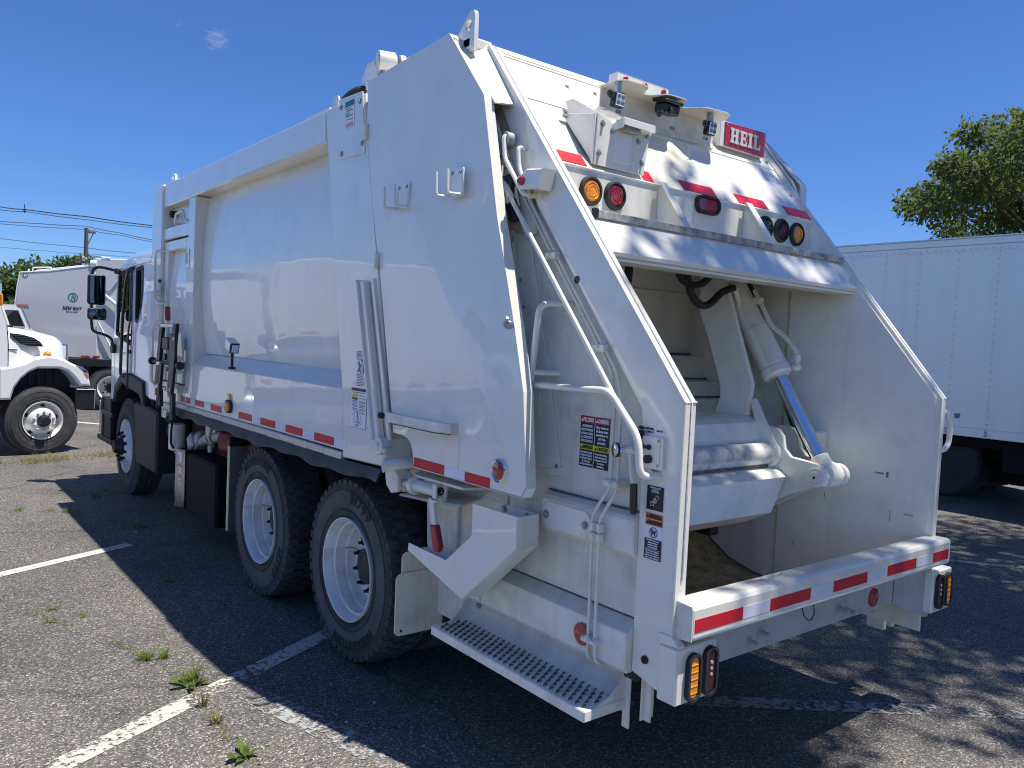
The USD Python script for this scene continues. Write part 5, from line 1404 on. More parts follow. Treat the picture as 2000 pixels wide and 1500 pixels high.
T('dashboard', box(-1.1, 1.1, 7.6, 7.95, 1.3, 1.62, .05), plastic)
T('steering_wheel', rot(lathe([(.0 + .015 * math.sin(a), .22 + .015 * math.cos(a)) for a in np.linspace(0, 2 * math.pi, 9)], (-.6, 7.5, 1.68), (0, -.6, .8), 28), 0, (1, 0, 0)), black)
T('hazard_decal', [box(-1.2012, -1.2, 7.80, 7.86, 1.53, 1.59, 0), box(-1.2012, -1.2, 7.66, 7.70, 1.53, 1.585, 0)], ink_pale_red)
T('cab_grab_rail', tube([(-1.20, 7.12, 2.40), (-1.25, 7.15, 2.38), (-1.25, 7.25, 2.25), (-1.25, 7.36, 1.85), (-1.25, 7.40, 1.30), (-1.25, 7.33, 1.27), (-1.20, 7.28, 1.27)], .017, .06, 10), glossblack, 'long black grab rail beside the cab door')
T('cab_grab_rail', tube([(-1.20, 7.08, 2.42), (-1.235, 7.08, 2.36), (-1.235, 7.10, 1.85), (-1.235, 7.16, 1.75), (-1.235, 7.16, 1.15)], .010, .04, 8), glossblack)
T('exhaust', cyl((-.7, 6.36, 1.2), (-.7, 6.36, 2.9), .06, 20), steel)
m1 = T('mirror', prism(rrect(-1.480, -1.305, 2.025, 2.355, .03), 'y', 7.90, 7.97, .015), plastic, 'large dark rear view mirror')
obj('mirror_glass', prism(rrect(-1.462, -1.312, 2.04, 2.342, .022), 'y', 7.895, 7.901, .001), mirror_m, m1)
m2 = T('mirror', prism(rrect(-1.476, -1.292, 1.86, 1.99, .03), 'y', 7.90, 7.97, .015), plastic, 'small convex mirror below the large one')
mv, mf_ = [], []
for i in range(9):
    for j in range(9):
        u, v_ = i / 8 * 2 - 1, j / 8 * 2 - 1
        mv.append((-1.384 + .083 * u, 7.888 + .012 * (u * u + v_ * v_), 1.925 + .055 * v_))
for i in range(8):
    for j in range(8):
        a = i * 9 + j
        mf_ += [(a, a + 9, a + 10), (a, a + 10, a + 1)]
obj('mirror_glass', tri(mv, mf_), mirror_m, m2, smooth=True)
T('mirror_arm', tube([(-1.20, 7.78, 2.40), (-1.34, 7.93, 2.44), (-1.42, 7.95, 2.43), (-1.44, 7.95, 2.34), (-1.435, 7.95, 1.83), (-1.42, 7.95, 1.73), (-1.30, 7.93, 1.70), (-1.23, 7.92, 1.66), (-1.22, 7.92, 1.56)], .016, .05, 10), glossblack)
T('mirror_mount', [box(-1.24, -1.20, 7.84, 7.96, 1.50, 1.60, .01), box(-1.25, -1.19, 7.70, 7.80, 2.37, 2.43, .01)], plastic)
fp = [(6.58, 1.27), (6.52, 1.04), (6.60, 1.04), (6.70, 1.12), (7.08, 1.16), (7.14, 1.15), (7.45, 1.20), (7.70, 1.08), (7.80, .96), (7.86, .96), (7.76, 1.16), (7.50, 1.30), (7.15, 1.32)]
T('wheel_arch', prism(fp, 'x', -1.23, -.85, .015), plastic, 'black plastic arch over the front wheel')
T('side_skirt', prism([(6.98, 1.03), (6.86, .42), (6.12, .42), (6.10, 1.0), (6.5, 1.04)], 'x', -1.21, -.90, .02), plastic, 'black panel behind the front wheel')
T('cab_step', [box(-1.23, -.9, 7.86, 8.40, .78, .83, .01), box(-1.235, -.9, 7.84, 8.58, .465, .52, .01), box(-1.21, -.95, 8.02, 8.40, .5, .98, .01), box(-1.22, -1.2, 8.36, 8.44, .5, .98, .004)], black)
T('step_edge', box(-1.236, -1.228, 8.42, 8.46, .55, .93, .003), alu)
T('front_bumper', box(-1.2, 1.2, 8.25, 8.5, .45, .95, .03), black)
T('front_grille', box(-1.19, -1.1, 8.06, 8.12, 1.0, 1.5, .01), black)
T('engine_block', box(-.8, .8, 6.2, 7.1, .7, 1.15, .05), black)
T('cab_gap_gear', [tube([(-1.1, 6.36, 1.1), (-1.12, 6.38, 1.3), (-1.0, 6.4, 1.45)], .03, .05), box(-1.15, -.9, 6.32, 6.42, 1.0, 1.25, .02), tube([(-1.15, 6.45, 1.0), (-1.17, 6.40, 1.16), (-1.1, 6.36, 1.22)], .02, .04)], black)

# ---------------------------------------------------------------- hooded truck at the left (local x = forwards, y = away from the camera)
AZ = 14.0
hood = thing('hooded_truck', 'white conventional truck with long hood at the left edge, nose to the right', 'truck', (-1.53, 10.597, 0), AZ)


def H(name, mesh, mat=None, label=None, parent=None, smooth=35): return obj(name, mesh, mat or cab_paint, parent or hood, label, smooth)


arch = [(-.375, .76), (-.33, .92), (-.25, 1.04), (-.15, 1.13), (-.05, 1.178), (.23, 1.178), (.33, 1.14), (.42, 1.05), (.50, .933)]
H('front_fender', prism([(-.53, .76), *arch, (.648, .931), (.612, 1.115), (.52, 1.20), (.42, 1.235), (.30, 1.30), (.18, 1.345), (.06, 1.352), (-.10, 1.32), (-.22, 1.25), (-.41, 1.20), (-.53, 1.19)], 'y', 0, .30, .03), cab_paint)
H('front_fender', prism([(-.53, .76), *arch, (.648, .931), (.612, 1.115), (.42, 1.235), (.06, 1.352), (-.22, 1.25), (-.53, 1.19)], 'y', 2.0, 2.3, .03), cab_paint)
hsec = []
for s_, zt, zb, y0 in ((-.43, 1.735, 1.18, .10), (-.2, 1.715, 1.20, .13), (.06, 1.675, 1.22, .18), (.30, 1.625, 1.22, .26), (.40, 1.590, 1.22, .33), (.455, 1.50, 1.22, .38), (.475, 1.31, 1.22, .40)):
    hsec.append([(s_, y0, zb), (s_, y0 + .01, zt - .22), (s_, y0 + .05, zt - .07), (s_, y0 + .16, zt - .01), (s_, 1.15, zt + .03), (s_, 2.14 - y0, zt - .01), (s_, 2.25 - y0, zt - .07), (s_, 2.29 - y0, zt - .22), (s_, 2.3 - y0, zb)])
V = np.array(hsec).reshape(-1, 3)
F = []
for i in range(len(hsec) - 1):
    for k in range(8):
        a = i * 9 + k
        F += [(a, a + 9, a + 10), (a, a + 10, a + 1)]
e = (len(hsec) - 1) * 9
F += [(e, e + k, e + k + 1) for k in range(1, 8)]
H('hood', tri(V, F), cab_paint, smooth=50)
vent = [(-.345, 1.640), (-.20, 1.625), (-.06, 1.585), (.02, 1.53), (.058, 1.470), (-.13, 1.475), (-.22, 1.50), (-.29, 1.565)]
v = H('hood_vent', prism(vent, 'y', .115, .16, .004), ink_black)
for k in range(5):
    z = 1.50 + k * .026
    obj('vent_slat', box(-.30 + .045 * (4 - k) * .6 - .02, .03 - k * .045, .108, .118, z, z + .008, .002), plastic, v)
H('hood_badge', box(-.37, -.267, .112, .118, 1.405, 1.432, .003), steel)
H('fender_marker', [trimesh.creation.icosphere(2, .05).apply_transform(trimesh.transformations.scale_matrix(1)).apply_translation((.09, .07, 1.36))], amber)
H('headlamp', prism([(.44, 1.225), (.53, 1.205), (.60, 1.14), (.622, 1.05), (.58, 1.06), (.52, 1.14)], 'y', -.004, .28, .01), chrome)
H('headlamp_indicator', prism([(.55, 1.13), (.60, 1.10), (.615, 1.06), (.58, 1.07)], 'y', -.012, .02, .004), amber)
H('grille', box(.46, .52, .42, 1.88, 1.0, 1.50, .02), chrome)
H('front_bumper', [box(.45, .715, .02, 2.28, .60, .895, .015)], black)
H('bumper_edge', tube([(.46, .01, .885), (.71, .01, .88), (.70, .01, .605)], .006, 0, 6), alu)
H('wheel_well', [box(-.36, .48, .25, .8, .5, 1.17, .02)], black)
for k in range(6):
    H('well_rib', box(-.3 + k * .11, -.27 + k * .11, .22, .25, .95, 1.15, .005), plastic)
wl_ = steer_wheel(hood, black, rim_m, label='front wheel of the hooded truck')
place(wl_, (.03, .03, .462), 90, s=.9)
H('front_axle', box(-.05, .1, .4, 2.0, .38, .5, .02), black)
H('chassis_rail', [box(-7.2, .45, .75, .83, .62, .86, .01), box(-7.2, .45, 1.5, 1.58, .62, .86, .01)], black)
# cab
cabp = [(-.415, 1.18), (-.42, 1.74), (-.62, 2.40), (-.70, 2.47), (-1.95, 2.50), (-2.02, 2.42), (-2.02, .72), (-.53, .72), (-.53, 1.1)]
wn = Polygon([(-.56, 1.72), (-.70, 2.30), (-1.25, 2.32), (-1.25, 1.66), (-.8, 1.62)]).buffer(-.02).buffer(.02)
for y0, y1 in ((.02, .06), (2.24, 2.28)):
    cs = H('cab_side', sprism(Polygon(cabp).difference(wn), 'y', y0, y1))
    obj('window', sprism(wn.buffer(.005), 'y', y0 + .015, y0 + .02), darkglass, cs)
    obj('door_gap', sprism(Polygon([(-.425, 1.75), (-.405, 1.48), (-.405, 1.15), (-.412, 1.15), (-.414, 1.48), (-.434, 1.75)]), 'y', y0 - .003, y1), ink_black, cs)
    obj('window_trim', sprism(wn.buffer(.02).difference(wn), 'y', y0 - .004, y1), rubber, cs)
H('cab_roof', [plate([(-.64, .04, 2.44), (-.64, 2.26, 2.44), (-1.95, 2.26, 2.50), (-1.95, .04, 2.50)], .03), box(-2.02, -1.97, .04, 2.26, .75, 2.48, .01), box(-.66, -.60, .05, 2.25, 2.36, 2.46, .02)])
H('windscreen', plate([(-.43, .10, 1.745), (-.43, 2.20, 1.745), (-.62, 2.20, 2.38), (-.62, .10, 2.38)], .006), glass)
for y in (.05, 2.22):
    H('windscreen_pillar', tube([(-.42, y, 1.74), (-.63, y, 2.40)], .035, 0, 8))
H('wiper_arm', tube([(-.415, 1.8, 1.76), (-.44, 1.5, 1.80), (-.5, 1.3, 2.02)], .01), black)
H('cab_floor', box(-2.0, -.45, .06, 2.24, .75, 1.2, .02), plastic)
H('cab_seat', [box(-1.3, -.85, .3, .8, 1.2, 1.5, .05), box(-1.35, -1.2, .3, .8, 1.45, 2.1, .05), box(-1.35, -1.2, 1.5, 2.0, 1.45, 2.1, .05)], plastic)
H('steering_wheel', lathe([(.02 * math.sin(a), .2 + .02 * math.cos(a)) for a in np.linspace(0, 2 * math.pi, 9)], (-.80, 1.75, 1.83), (-.7, 0, .7), 24), black)
H('dashboard', box(-.75, -.45, .1, 2.2, 1.45, 1.74, .05), plastic)
mm_ = H('mirror', box(-.72, -.60, -.30, -.10, 1.95, 2.30, .03), chrome)
obj('indicator', box(-.62, -.592, -.305, -.12, 1.99, 2.14, .01), amber, mm_)
H('mirror_arm', [tube([(-.60, .03, 1.80), (-.66, -.2, 1.84), (-.66, -.2, 2.0)], .014, .03), tube([(-.70, .03, 2.36), (-.66, -.2, 2.38), (-.66, -.2, 2.25)], .014, .03)], chrome)
H('cab_step', [box(-1.5, -.6, -.02, .3, .42, .47, .01), box(-1.5, -.6, .0, .3, .7, .75, .01)], black)
H('fuel_tank', cyl((-3.1, .35, .62), (-1.7, .35, .62), .28, 28, .03), alu)
# body behind the cab (seen reflected in the garbage truck's side)
H('refuse_body', prism([(-2.15, .95), (-2.15, 2.95), (-5.6, 3.02), (-6.4, 3.05), (-7.3, 2.2), (-7.5, .85), (-6.3, .8), (-6.2, .95)], 'y', 0.0, 2.35, .02), panel_white)
for k in range(9):
    H('red_tape', box(-2.45 - k * .48, -2.22 - k * .48, -.002, .002, 1.02, 1.09, 0), redtape)
for s_ in (-2.16, -3.9, -5.6):
    H('body_post', box(s_ - .1, s_ + .02, -.05, .02, .95, 2.97, .01), panel_white)
H('body_sill', box(-6.2, -2.15, .0, .2, .86, .95, .01), black)
for s_ in (-4.5, -5.75):
    q = copy(w1, 'rear_wheel', loc=(s_, .05, .47), rz=90, parent=hood, s=.9)
    tag(q, 'rear wheel of the hooded truck')
    stage.GetPrimAtPath(q.GetPath())

# ---------------------------------------------------------------- refuse truck body behind, lettered NEW WAY (local x to the right, y away)
nw = thing('refuse_truck', 'pale lilac white refuse truck with green swirl logo standing behind the hooded truck', 'refuse truck', (.449, 16.54, 0), -14.0)


def N(name, mesh, mat=None, label=None, parent=None, smooth=35): return obj(name, mesh, mat or lilac, parent or nw, label, smooth)


bp_ = [(-1.60, 1.09), (-1.665, 1.55), (-1.655, 2.05), (-1.61, 2.50), (-1.568, 2.769), (-1.06, 2.838), (-.35, 2.990), (-.25, 2.99), (-.15, 1.09)]
N('body', prism(bp_, 'y', .0, 2.4, .02), lilac)
N('roof_edge', tube([(-1.57, .0, 2.772), (-1.06, .0, 2.845), (-.35, .0, 2.995)], .012, 0, 6), cab_paint)
N('front_edge', tube([(-1.60, .0, 1.1), (-1.665, .0, 1.55), (-1.655, .0, 2.05), (-1.61, .0, 2.50), (-1.568, .0, 2.769)], .012, 0, 6), cab_paint)
N('roof_rail', [tube([(-1.38, .3, 2.80), (-1.38, .3, 2.90), (-1.05, .3, 2.93), (-1.05, .3, 2.85)], .014, .01), tube([(-1.33, .3, 2.84), (-.45, .3, 3.02)], .014), tube([(-1.44, .1, 2.78), (-1.42, .1, 2.86)], .02)], cab_paint)
N('hose_reel', [cyl((-.63, .4, 3.06), (-.52, .4, 3.06), .05, 18), tube([(-.75, .4, 3.03), (-.6, .4, 3.12), (-.4, .4, 3.08)], .02, .05)], black)
N('roof_box', box(-.52, -.40, .4, .6, 3.02, 3.10, .01), alu)
N('roof_lamp', [box(-.50, -.44, .3, .36, 3.12, 3.20, .01), box(-.44, -.40, .3, .36, 3.14, 3.19, .01)], castal)
N('lift_horn', [lathe([(0, .03), (0, .085), (.12, .085), (.12, .03)], (-.30, .05, 3.05), (.9, -.3, 0), 22), box(-.34, -.24, .03, .1, 2.92, 3.05, .02), box(-.30, -.22, -.02, .03, 2.83, 2.93, .01)], cab_paint)
tg = [(-.25, 1.09), (-.28, 3.0), (-.22, 3.165), (.55, 3.22), (1.15, 2.1), (1.15, .9), (.4, .9)]
N('tailgate', prism(tg, 'y', .04, 2.36, .015), lilac)
N('tailgate_panel', prism([(-.24, 2.55), (-.20, 3.15), (.50, 3.20), (.05, 2.5)], 'y', -.01, .04, .01), lilac)
N('lift_cylinder', [tube([(-.10, -.03, 2.46), (.30, -.03, 2.12)], .035), tube([(-.12, -.03, 2.50), (.30, -.03, 2.17)], .012)], cab_paint)
N('lift_strut', tube([(-.16, -.02, 1.85), (.12, -.02, 1.25)], .02), cab_paint)
N('roof_lever', tube([(-.12, .0, 3.19), (.05, .0, 3.185)], .022), cab_paint)
N('roof_wire', tube([(-.30, .0, 3.14), (-.24, .0, 3.21), (-.08, .0, 3.18)], .007), black)
for a, b in ((-.46, -.30), (-.24, -.12)):
    N('red_tape', box(a, b, -.004, .0, 1.10, 1.145, 0), redtape_far)
N('body_sill', box(-1.6, .2, .0, .3, .92, 1.085, .01), black)
N('chassis_rail', [box(-1.7, 1.1, .75, .83, .65, .9, .01), box(-1.7, 1.1, 1.5, 1.58, .65, .9, .01), box(-1.55, -.3, .15, .5, .45, .95, .02)], black)
for s_ in (.10, 1.25):
    q = copy(w1, 'rear_wheel', loc=(s_, .02, .463), rz=76 + 14, parent=nw, s=.9)
q = copy(w1, 'rear_wheel', loc=(.10, 2.38, .463), rz=-90, parent=nw, s=.9)
f = Face((0, -.003, 0), (1, 0, 0), (0, 0, 1))
f2 = Face((0, -.034, 0), (1, 0, 0), (0, 0, 1))
N('logo_swirl', f.put(union_all([ring((-.625, 2.335), .092, .070, 'x').difference(Polygon([(-.585, 2.36), (-.53, 2.45), (-.50, 2.40)])).difference(Polygon([(-.665, 2.31), (-.72, 2.22), (-.75, 2.27)])), affinity.translate(text_shape('N', .082, bold=True, shear=.15), -.662, 2.295)]), depth=.002), ink_green, smooth=False)
N('logo_lettering', f.put(affinity.translate(text_shape('NEW WAY', .062, .345, True, .22), -.815, 2.077), depth=.002), ink_black, smooth=False)
N('logo_slogan', f.put(union_all([sbox(-.745, 2.030, -.69, 2.046), sbox(-.675, 2.030, -.64, 2.046), sbox(-.625, 2.030, -.535, 2.046)]), depth=.002), ink_grey, smooth=False)
N('round_badge', f.put(affinity.scale(Point(-1.475, 2.712).buffer(.05), 1, .8), depth=.003), ink_green, smooth=False)
N('round_badge', f.put(affinity.translate(text_shape('N', .04, bold=True), -1.49, 2.695), 2, depth=.003), ink_white, smooth=False)
N('side_label', f.put(sbox(-1.60, 2.105, -1.41, 2.14), depth=.002), ink_pale_red, smooth=False)
N('side_label', f.put(union_all([sbox(-1.59 + .05 * k, 2.068, -1.555 + .05 * k, 2.095) for k in range(4)]), depth=.002), ink_grey, smooth=False)

# ---------------------------------------------------------------- white van roof glimpsed between
van = thing('white_van', 'white truck cab glimpsed over the hood of the hooded truck, with a slanting windscreen pillar', 'van', (-1.188, 15.758, 0), 14)
vs = Polygon([(-2.6, .5), (-2.6, 2.02), (-.10, 2.075), (.0, 2.03), (.135, 1.70), (.50, 1.45), (.52, .5)]).difference(Polygon([(-.95, 1.60), (-.95, 1.985), (-.035, 2.0), (.085, 1.70), (.05, 1.60)]))
for y in (0, 1.9):
    obj('cab_side', sprism(vs, 'y', y, y + .04), cab_paint, van)
obj('pillar_trim', tube([(.03, -.005, 2.02), (.165, -.005, 1.69)], .010, 0, 6), chrome, van)
obj('cab_roof', plate([(-2.6, 0, 2.03), (-.08, 0, 2.085), (-.08, 1.94, 2.085), (-2.6, 1.94, 2.03)], .03), cab_paint, van)
obj('windscreen', plate([(.02, .05, 2.0), (.02, 1.88, 2.0), (.14, 1.88, 1.70), (.14, .05, 1.70)], .006), glass, van)
obj('seat', [trimesh.creation.icosphere(2, .09).apply_transform(np.diag([1.0, 1.6, 1.1, 1.0])).apply_translation((-.16, .5, 1.86)), box(-.35, -.05, .3, .8, 1.2, 1.80, .04)], plastic, van)
obj('chassis', box(-2.5, .5, .1, 1.8, .4, .6, .02), black, van)
for s_ in (-1.9, .0):
    obj('wheel', cyl((s_, -.02, .40), (s_, .24, .40), .40, 24, .03), tyre_m, van)

# ---------------------------------------------------------------- box truck at the right (left side at x = 7.7)
bt = thing('box_truck', 'long white box truck with rows of rivets parked on the right', 'box truck', (7.7, 0, 0))


def B(name, mesh, mat=None, label=None, parent=None, smooth=35): return obj(name, mesh, mat or panel_white, parent or bt, label, smooth)


B('box', box(.014, 2.45, -6.1, 6.0, .95, 3.43, .02), panel_white)
hemi = trimesh.creation.icosphere(1, .0075)
for k in range(-12, 6):
    y0 = 3.73 - .48 * 0 + k * .48
    p = B('side_panel', box(.0 + .0012 * (k % 2), .014, y0 - .004, y0 + .482, 1.0, 3.265, .002), panel_white)
    rv = []
    for j in range(24):
        m_ = hemi.copy(); m_.apply_translation((.0, y0 + .018, 1.06 + j * .095))
        rv.append(m_)
    q = obj('rivets', rv, zinc, p, smooth=False); q.SetCustomDataByKey('kind', 'stuff')
B('top_rail', [box(-.008, .02, -6.1, 6.0, 3.262, 3.335, .004), box(-.014, .02, -6.1, 6.0, 3.338, 3.425, .006)], panel_white)
rv = []
for j in range(130):
    m_ = hemi.copy(); m_.apply_translation((-.008, -5.9 + j * .09, 3.285)); rv.append(m_)
q = B('rail_rivets', rv, zinc, smooth=False); q.SetCustomDataByKey('kind', 'stuff')
B('roof_cap', box(-.02, 2.46, -6.12, 6.02, 3.425, 3.445, .004), alu)
B('bottom_rail', box(-.010, .03, -6.1, 6.0, .885, 1.0, .006), panel_white)
for k in range(-10, 6):
    for dz in (.92, .96):
        B('rail_bolt', cyl((-.010, 3.75 + k * .48, dz), (-.018, 3.75 + k * .48, dz), .018, 10), zinc)
f = LEFT(7.7 - .0005, 2.75, 1.09)
f = LEFT(-.001, 2.70, 1.10)
obj('box_decal', f.put(Polygon([(0, .07), (0, .02), (.035, 0), (.07, .02), (.07, .07)]), depth=.001), ink_grey, bt, smooth=False)
B('underframe', [box(.3, 2.2, -6.0, 6.0, .72, .88, .02), box(.6, .7, -6, 7.5, .55, .75, .01), box(1.7, 1.8, -6, 7.5, .55, .75, .01)], glossblack_matt)
B('side_skirt', [box(.25, .35, -2.6, 2.2, .45, .88, .02)], glossblack_matt)
B('belly_box', box(.95, 1.7, -6.0, 6.0, .22, .74, .02), glossblack_matt)
for y in (3.0, -3.6):
    B('wheel', cyl((.42, y, .5), (.92, y, .5), .5, 36, .04), rubber)
    B('wheel', cyl((1.75, y, .5), (2.35, y, .5), .5, 36, .04), tyre_m)
B('cab', prism([(6.2, .5), (6.2, 2.4), (7.3, 2.4), (7.6, 1.6), (8.3, 1.4), (8.35, .5)], 'x', .1, 2.3, .05), cab_paint)

# ---------------------------------------------------------------- trees
def leaf_cloud(centres, radii, per, size, rng, droop=.3):
    """Leaf-sized folded rhombs spread through ellipsoidal clumps."""
    n = len(centres) * per
    c = np.repeat(centres, per, 0); r = np.repeat(radii, per, 0)
    d = rng.normal(size=(n, 3)); d /= np.linalg.norm(d, axis=1, keepdims=True)
    p = c + d * r * (rng.random((n, 1)) ** .45)
    ax = rng.normal(size=(n, 3)) + d * .8; ax[:, 2] -= droop; ax /= np.linalg.norm(ax, axis=1, keepdims=True)
    up = rng.normal(size=(n, 3)) + [0, 0, 1.1]
    sd = np.cross(ax, up); sd /= np.maximum(np.linalg.norm(sd, axis=1, keepdims=True), 1e-6)
    nr = np.cross(sd, ax)
    L = size * (.6 + .8 * rng.random((n, 1)))
    w = L * .27
    v = np.stack([p, p + ax * L * .5 + sd * w - nr * L * .08, p + ax * L, p + ax * L * .5 - sd * w - nr * L * .08], 1).reshape(-1, 3)
    i = np.arange(n)[:, None] * 4
    f = np.concatenate([i + [0, 1, 2], i + [0, 2, 3]], 0)
    return tri(v, f)


def tree(name, label, cat, loc, height, spread, n_clumps, per, leaf, mat, seed, trunk_r=.18, z0=.35, group=None, cr=.85, off=(0, 0), bscale=1.0):
    rng = np.random.default_rng(seed)
    t = thing(name, label, cat, loc, 0, group)
    base = height * z0
    cs = []
    k = 0
    while len(cs) < n_clumps:
        q = rng.normal(size=3); q /= np.linalg.norm(q); q *= rng.random() ** .33
        z = q[2] * .5 + .5
        wid = spread * (.55 + .75 * math.sin(math.pi * min(z * .85 + .12, 1)))
        lob = 1 + .28 * math.sin(3 * math.atan2(q[1], q[0]) + seed) * (1 - z)
        cs.append((q[0] * wid * lob, q[1] * wid * lob, base + (height - base) * z))
    cs = np.array(cs) + [off[0], off[1], 0]
    ox, oy = off
    rad = np.stack([spread * .20 * (.6 + .8 * rng.random(n_clumps))] * 3, 1) * np.array([1.15, 1.15, .72]) * cr
    limbs = [tube([(0, 0, 0), (.03 * spread + .08 * ox, .02 * spread + .08 * oy, base * .6), (.2 * ox, .05 + .2 * oy, base * 1.1), (.6 * ox, .6 * oy, height * .7), (ox, oy, height * .92)], trunk_r, 0, 10, radii=[trunk_r * 1.25, trunk_r, trunk_r * .85, trunk_r * .45, trunk_r * .1])]
    obj('trunk', limbs, bark, t)
    br_ = []
    for c in cs[:: max(1, n_clumps // 34)]:
        h0 = base * .7 + (c[2] - base * .7) * .45
        h0 = min(h0, height * .8); st_ = np.array([ox * .9 * (h0 / height), oy * .9 * (h0 / height), h0])
        mid = st_ * .45 + c * .55 + np.array([0, 0, -.06 * spread])
        br_.append(tube([st_, mid, c], .03, 0, 5, radii=[trunk_r * .34 * bscale, trunk_r * .2 * bscale, trunk_r * .05], caps=False))
    obj('branches', br_, bark, t).SetCustomDataByKey('kind', 'stuff')
    obj('crown', leaf_cloud(cs, rad, per, leaf, rng), mat, t, smooth=False)
    return t


tree('ash_tree', 'broad green leafy tree rising above the box truck at right', 'tree', (22.6, 4.9, 0), 9.9, 4.7, 230, 330, .15, leaf_a, 5, .22, .22, cr=.72)
tree('shade_tree', 'leafy tree behind the camera whose shade dapples the tailgate', 'tree', (7.5, -5.2, 0), 13.5, 3.2, 90, 460, .14, leaf_a, 11, .2, .52, off=(-2.35, 3.3), bscale=.3)
hedge_group = 'trees of the green hedge row far behind the refuse truck'
hl = 'rounded green tree of the hedge row beyond the left edge of the view'
for i, (yaw, dist, h, w, lb) in enumerate([(-6, 46, 5.4, 2.6, hl), (-1.5, 45, 5.1, 2.7, hl), (2.5, 44, 4.5, 2.6, hl),
                                           (5.0, 43, 4.45, 2.3, 'green hedge tree at the left edge in front of the low building'),
                                           (7.3, 44, 4.75, 2.3, 'tallest green hedge tree, just left of the refuse truck roof rail'),
                                           (9.3, 43, 4.8, 2.2, 'green hedge tree behind the refuse truck roof, left of the utility pole'),
                                           (11.3, 42, 4.2, 2.0, 'green hedge tree behind the refuse truck, right of the utility pole')]):
    a = math.radians(yaw)
    tree('hedge_tree', lb, 'tree', (CAM[0] + dist * math.sin(a), CAM[1] + dist * math.cos(a), 0), h, w, 60, 260, .20, leaf_b, 30 + i, .12, .05, hedge_group, 1.2)
for i, (x, y, h, w) in enumerate([(-24, 30, 6, 3.4), (-30, 24, 6.5, 3.6), (-33, 16, 6, 3.6), (-35, 8, 7, 3.8), (-34, 0, 6.5, 3.8), (-32, -8, 7, 3.8)]):
    tree('boundary_tree', 'dark green tree along the far left boundary, seen only in reflections', 'tree', (x, y, 0), h, w, 40, 110, .4, leaf_b, 60 + i, .15, .05, 'boundary trees seen only in reflections', 1.2)

# ---------------------------------------------------------------- building, pole, cables
bd = thing('warehouse', 'long low pale building with flat roof behind the hedge at far left', 'building', (-10.0, 60, 0), 6)
obj('wall', box(-14, 10.5, 0, 12, 0, 6.15, .02), concrete, bd)
obj('roof', box(-14.3, 10.8, -.3, 12.3, 6.17, 6.6, .04), panel_white, bd)
for k in range(9):
    w_ = obj('window', box(-13 + k * 2.5, -11.6 + k * 2.5, -.03, .02, 4.2, 5.3, .01), darkglass, bd)
    obj('window_frame', box(-13.06 + k * 2.5, -11.54 + k * 2.5, -.05, -.031, 4.12, 4.2, .005), alu, w_)
pole = thing('utility_pole', 'brown wooden utility pole with a short crossarm above the refuse truck', 'utility pole', (CAM[0] + 60 * math.sin(math.radians(10.15)), CAM[1] + 60 * math.cos(math.radians(10.15)), 0))
obj('shaft', lathe([(0, .16), (8.05, .12), (8.06, .001)], (0, 0, 0), (0, 0, 1), 14), wood, pole)
obj('crossarm', [box(.1, .55, -.06, .06, 7.74, 7.87, .01), tube([(.12, 0, 7.05), (.42, 0, 7.76)], .03)], wood, pole)
obj('insulator', cyl((.5, 0, 7.87), (.5, 0, 8.02), .05, 10), castal, pole)
obj('insulator', cyl((.2, 0, 7.87), (.2, 0, 7.99), .04, 10), castal, pole)


def wire(pts, r, label):
    p = np.array(pts, float)
    q = []
    for a, b in zip(p, p[1:]):
        q += [a, (a + b) / 2 - np.array([0, 0, .04])]
    q.append(p[-1])
    obj('power_cable', tube(q, r, 0, 6), cable, None, label, cat='cable', group='overhead cables')


wire([(-10, 74, 10.3), (-.17, 66.61, 9.64), (3.16, 63.96, 9.55), (4.49, 62.9, 9.45), (7.88, 60.19, 9.15), (11.48, 57.3, 8.73), (24, 47.3, 8.9)], .040, 'thick overhead cable, topmost of those crossing the sky at left')
wire([(-10, 74, 10.0), (3.16, 63.95, 9.34), (4.49, 62.89, 9.31), (7.88, 60.17, 8.94), (11.48, 57.29, 8.59), (24, 47.3, 8.7)], .026, 'thin overhead cable slung just under the topmost thick one')
obj('cable_spacer', [cyl((4.49, 62.9, 9.2), (4.49, 62.9, 9.8), .03, 8), box(4.42, 4.56, 62.85, 62.95, 9.28, 9.48, .01)], cable, None, 'short dark spacer clipped on the topmost cable', cat='cable spacer')
wire([(-12, 80, 9.6), (.01, 70.27, 9.02), (5.85, 65.61, 8.88), (8.4, 63.59, 8.86), (10.53, 61.87, 8.45), (12.29, 60.45, 8.07), (22, 52.5, 7.6)], .026, 'upper of two thin cables resting on top of the utility pole')
wire([(-12, 80, 9.2), (3.52, 67.46, 8.74), (8.34, 63.62, 8.62), (10.53, 61.86, 8.3), (12.29, 60.44, 7.92), (22, 52.5, 7.4)], .022, 'lower of two thin cables at the crossarm of the utility pole')
wire([(-12, 85, 8.9), (.24, 75.15, 8.24), (3.99, 72.16, 8.07), (8.99, 68.16, 7.68), (12.43, 65.41, 7.41), (22, 57.7, 7.3)], .022, 'faint thin cable crossing the sky below the crossarm')
wire([(-6, 80, 7.9), (5.24, 71.12, 7.34), (6.8, 69.87, 7.28), (8.83, 68.25, 7.2), (14, 64.2, 7.1)], .016, 'faintest and lowest cable just above the hedge tops')

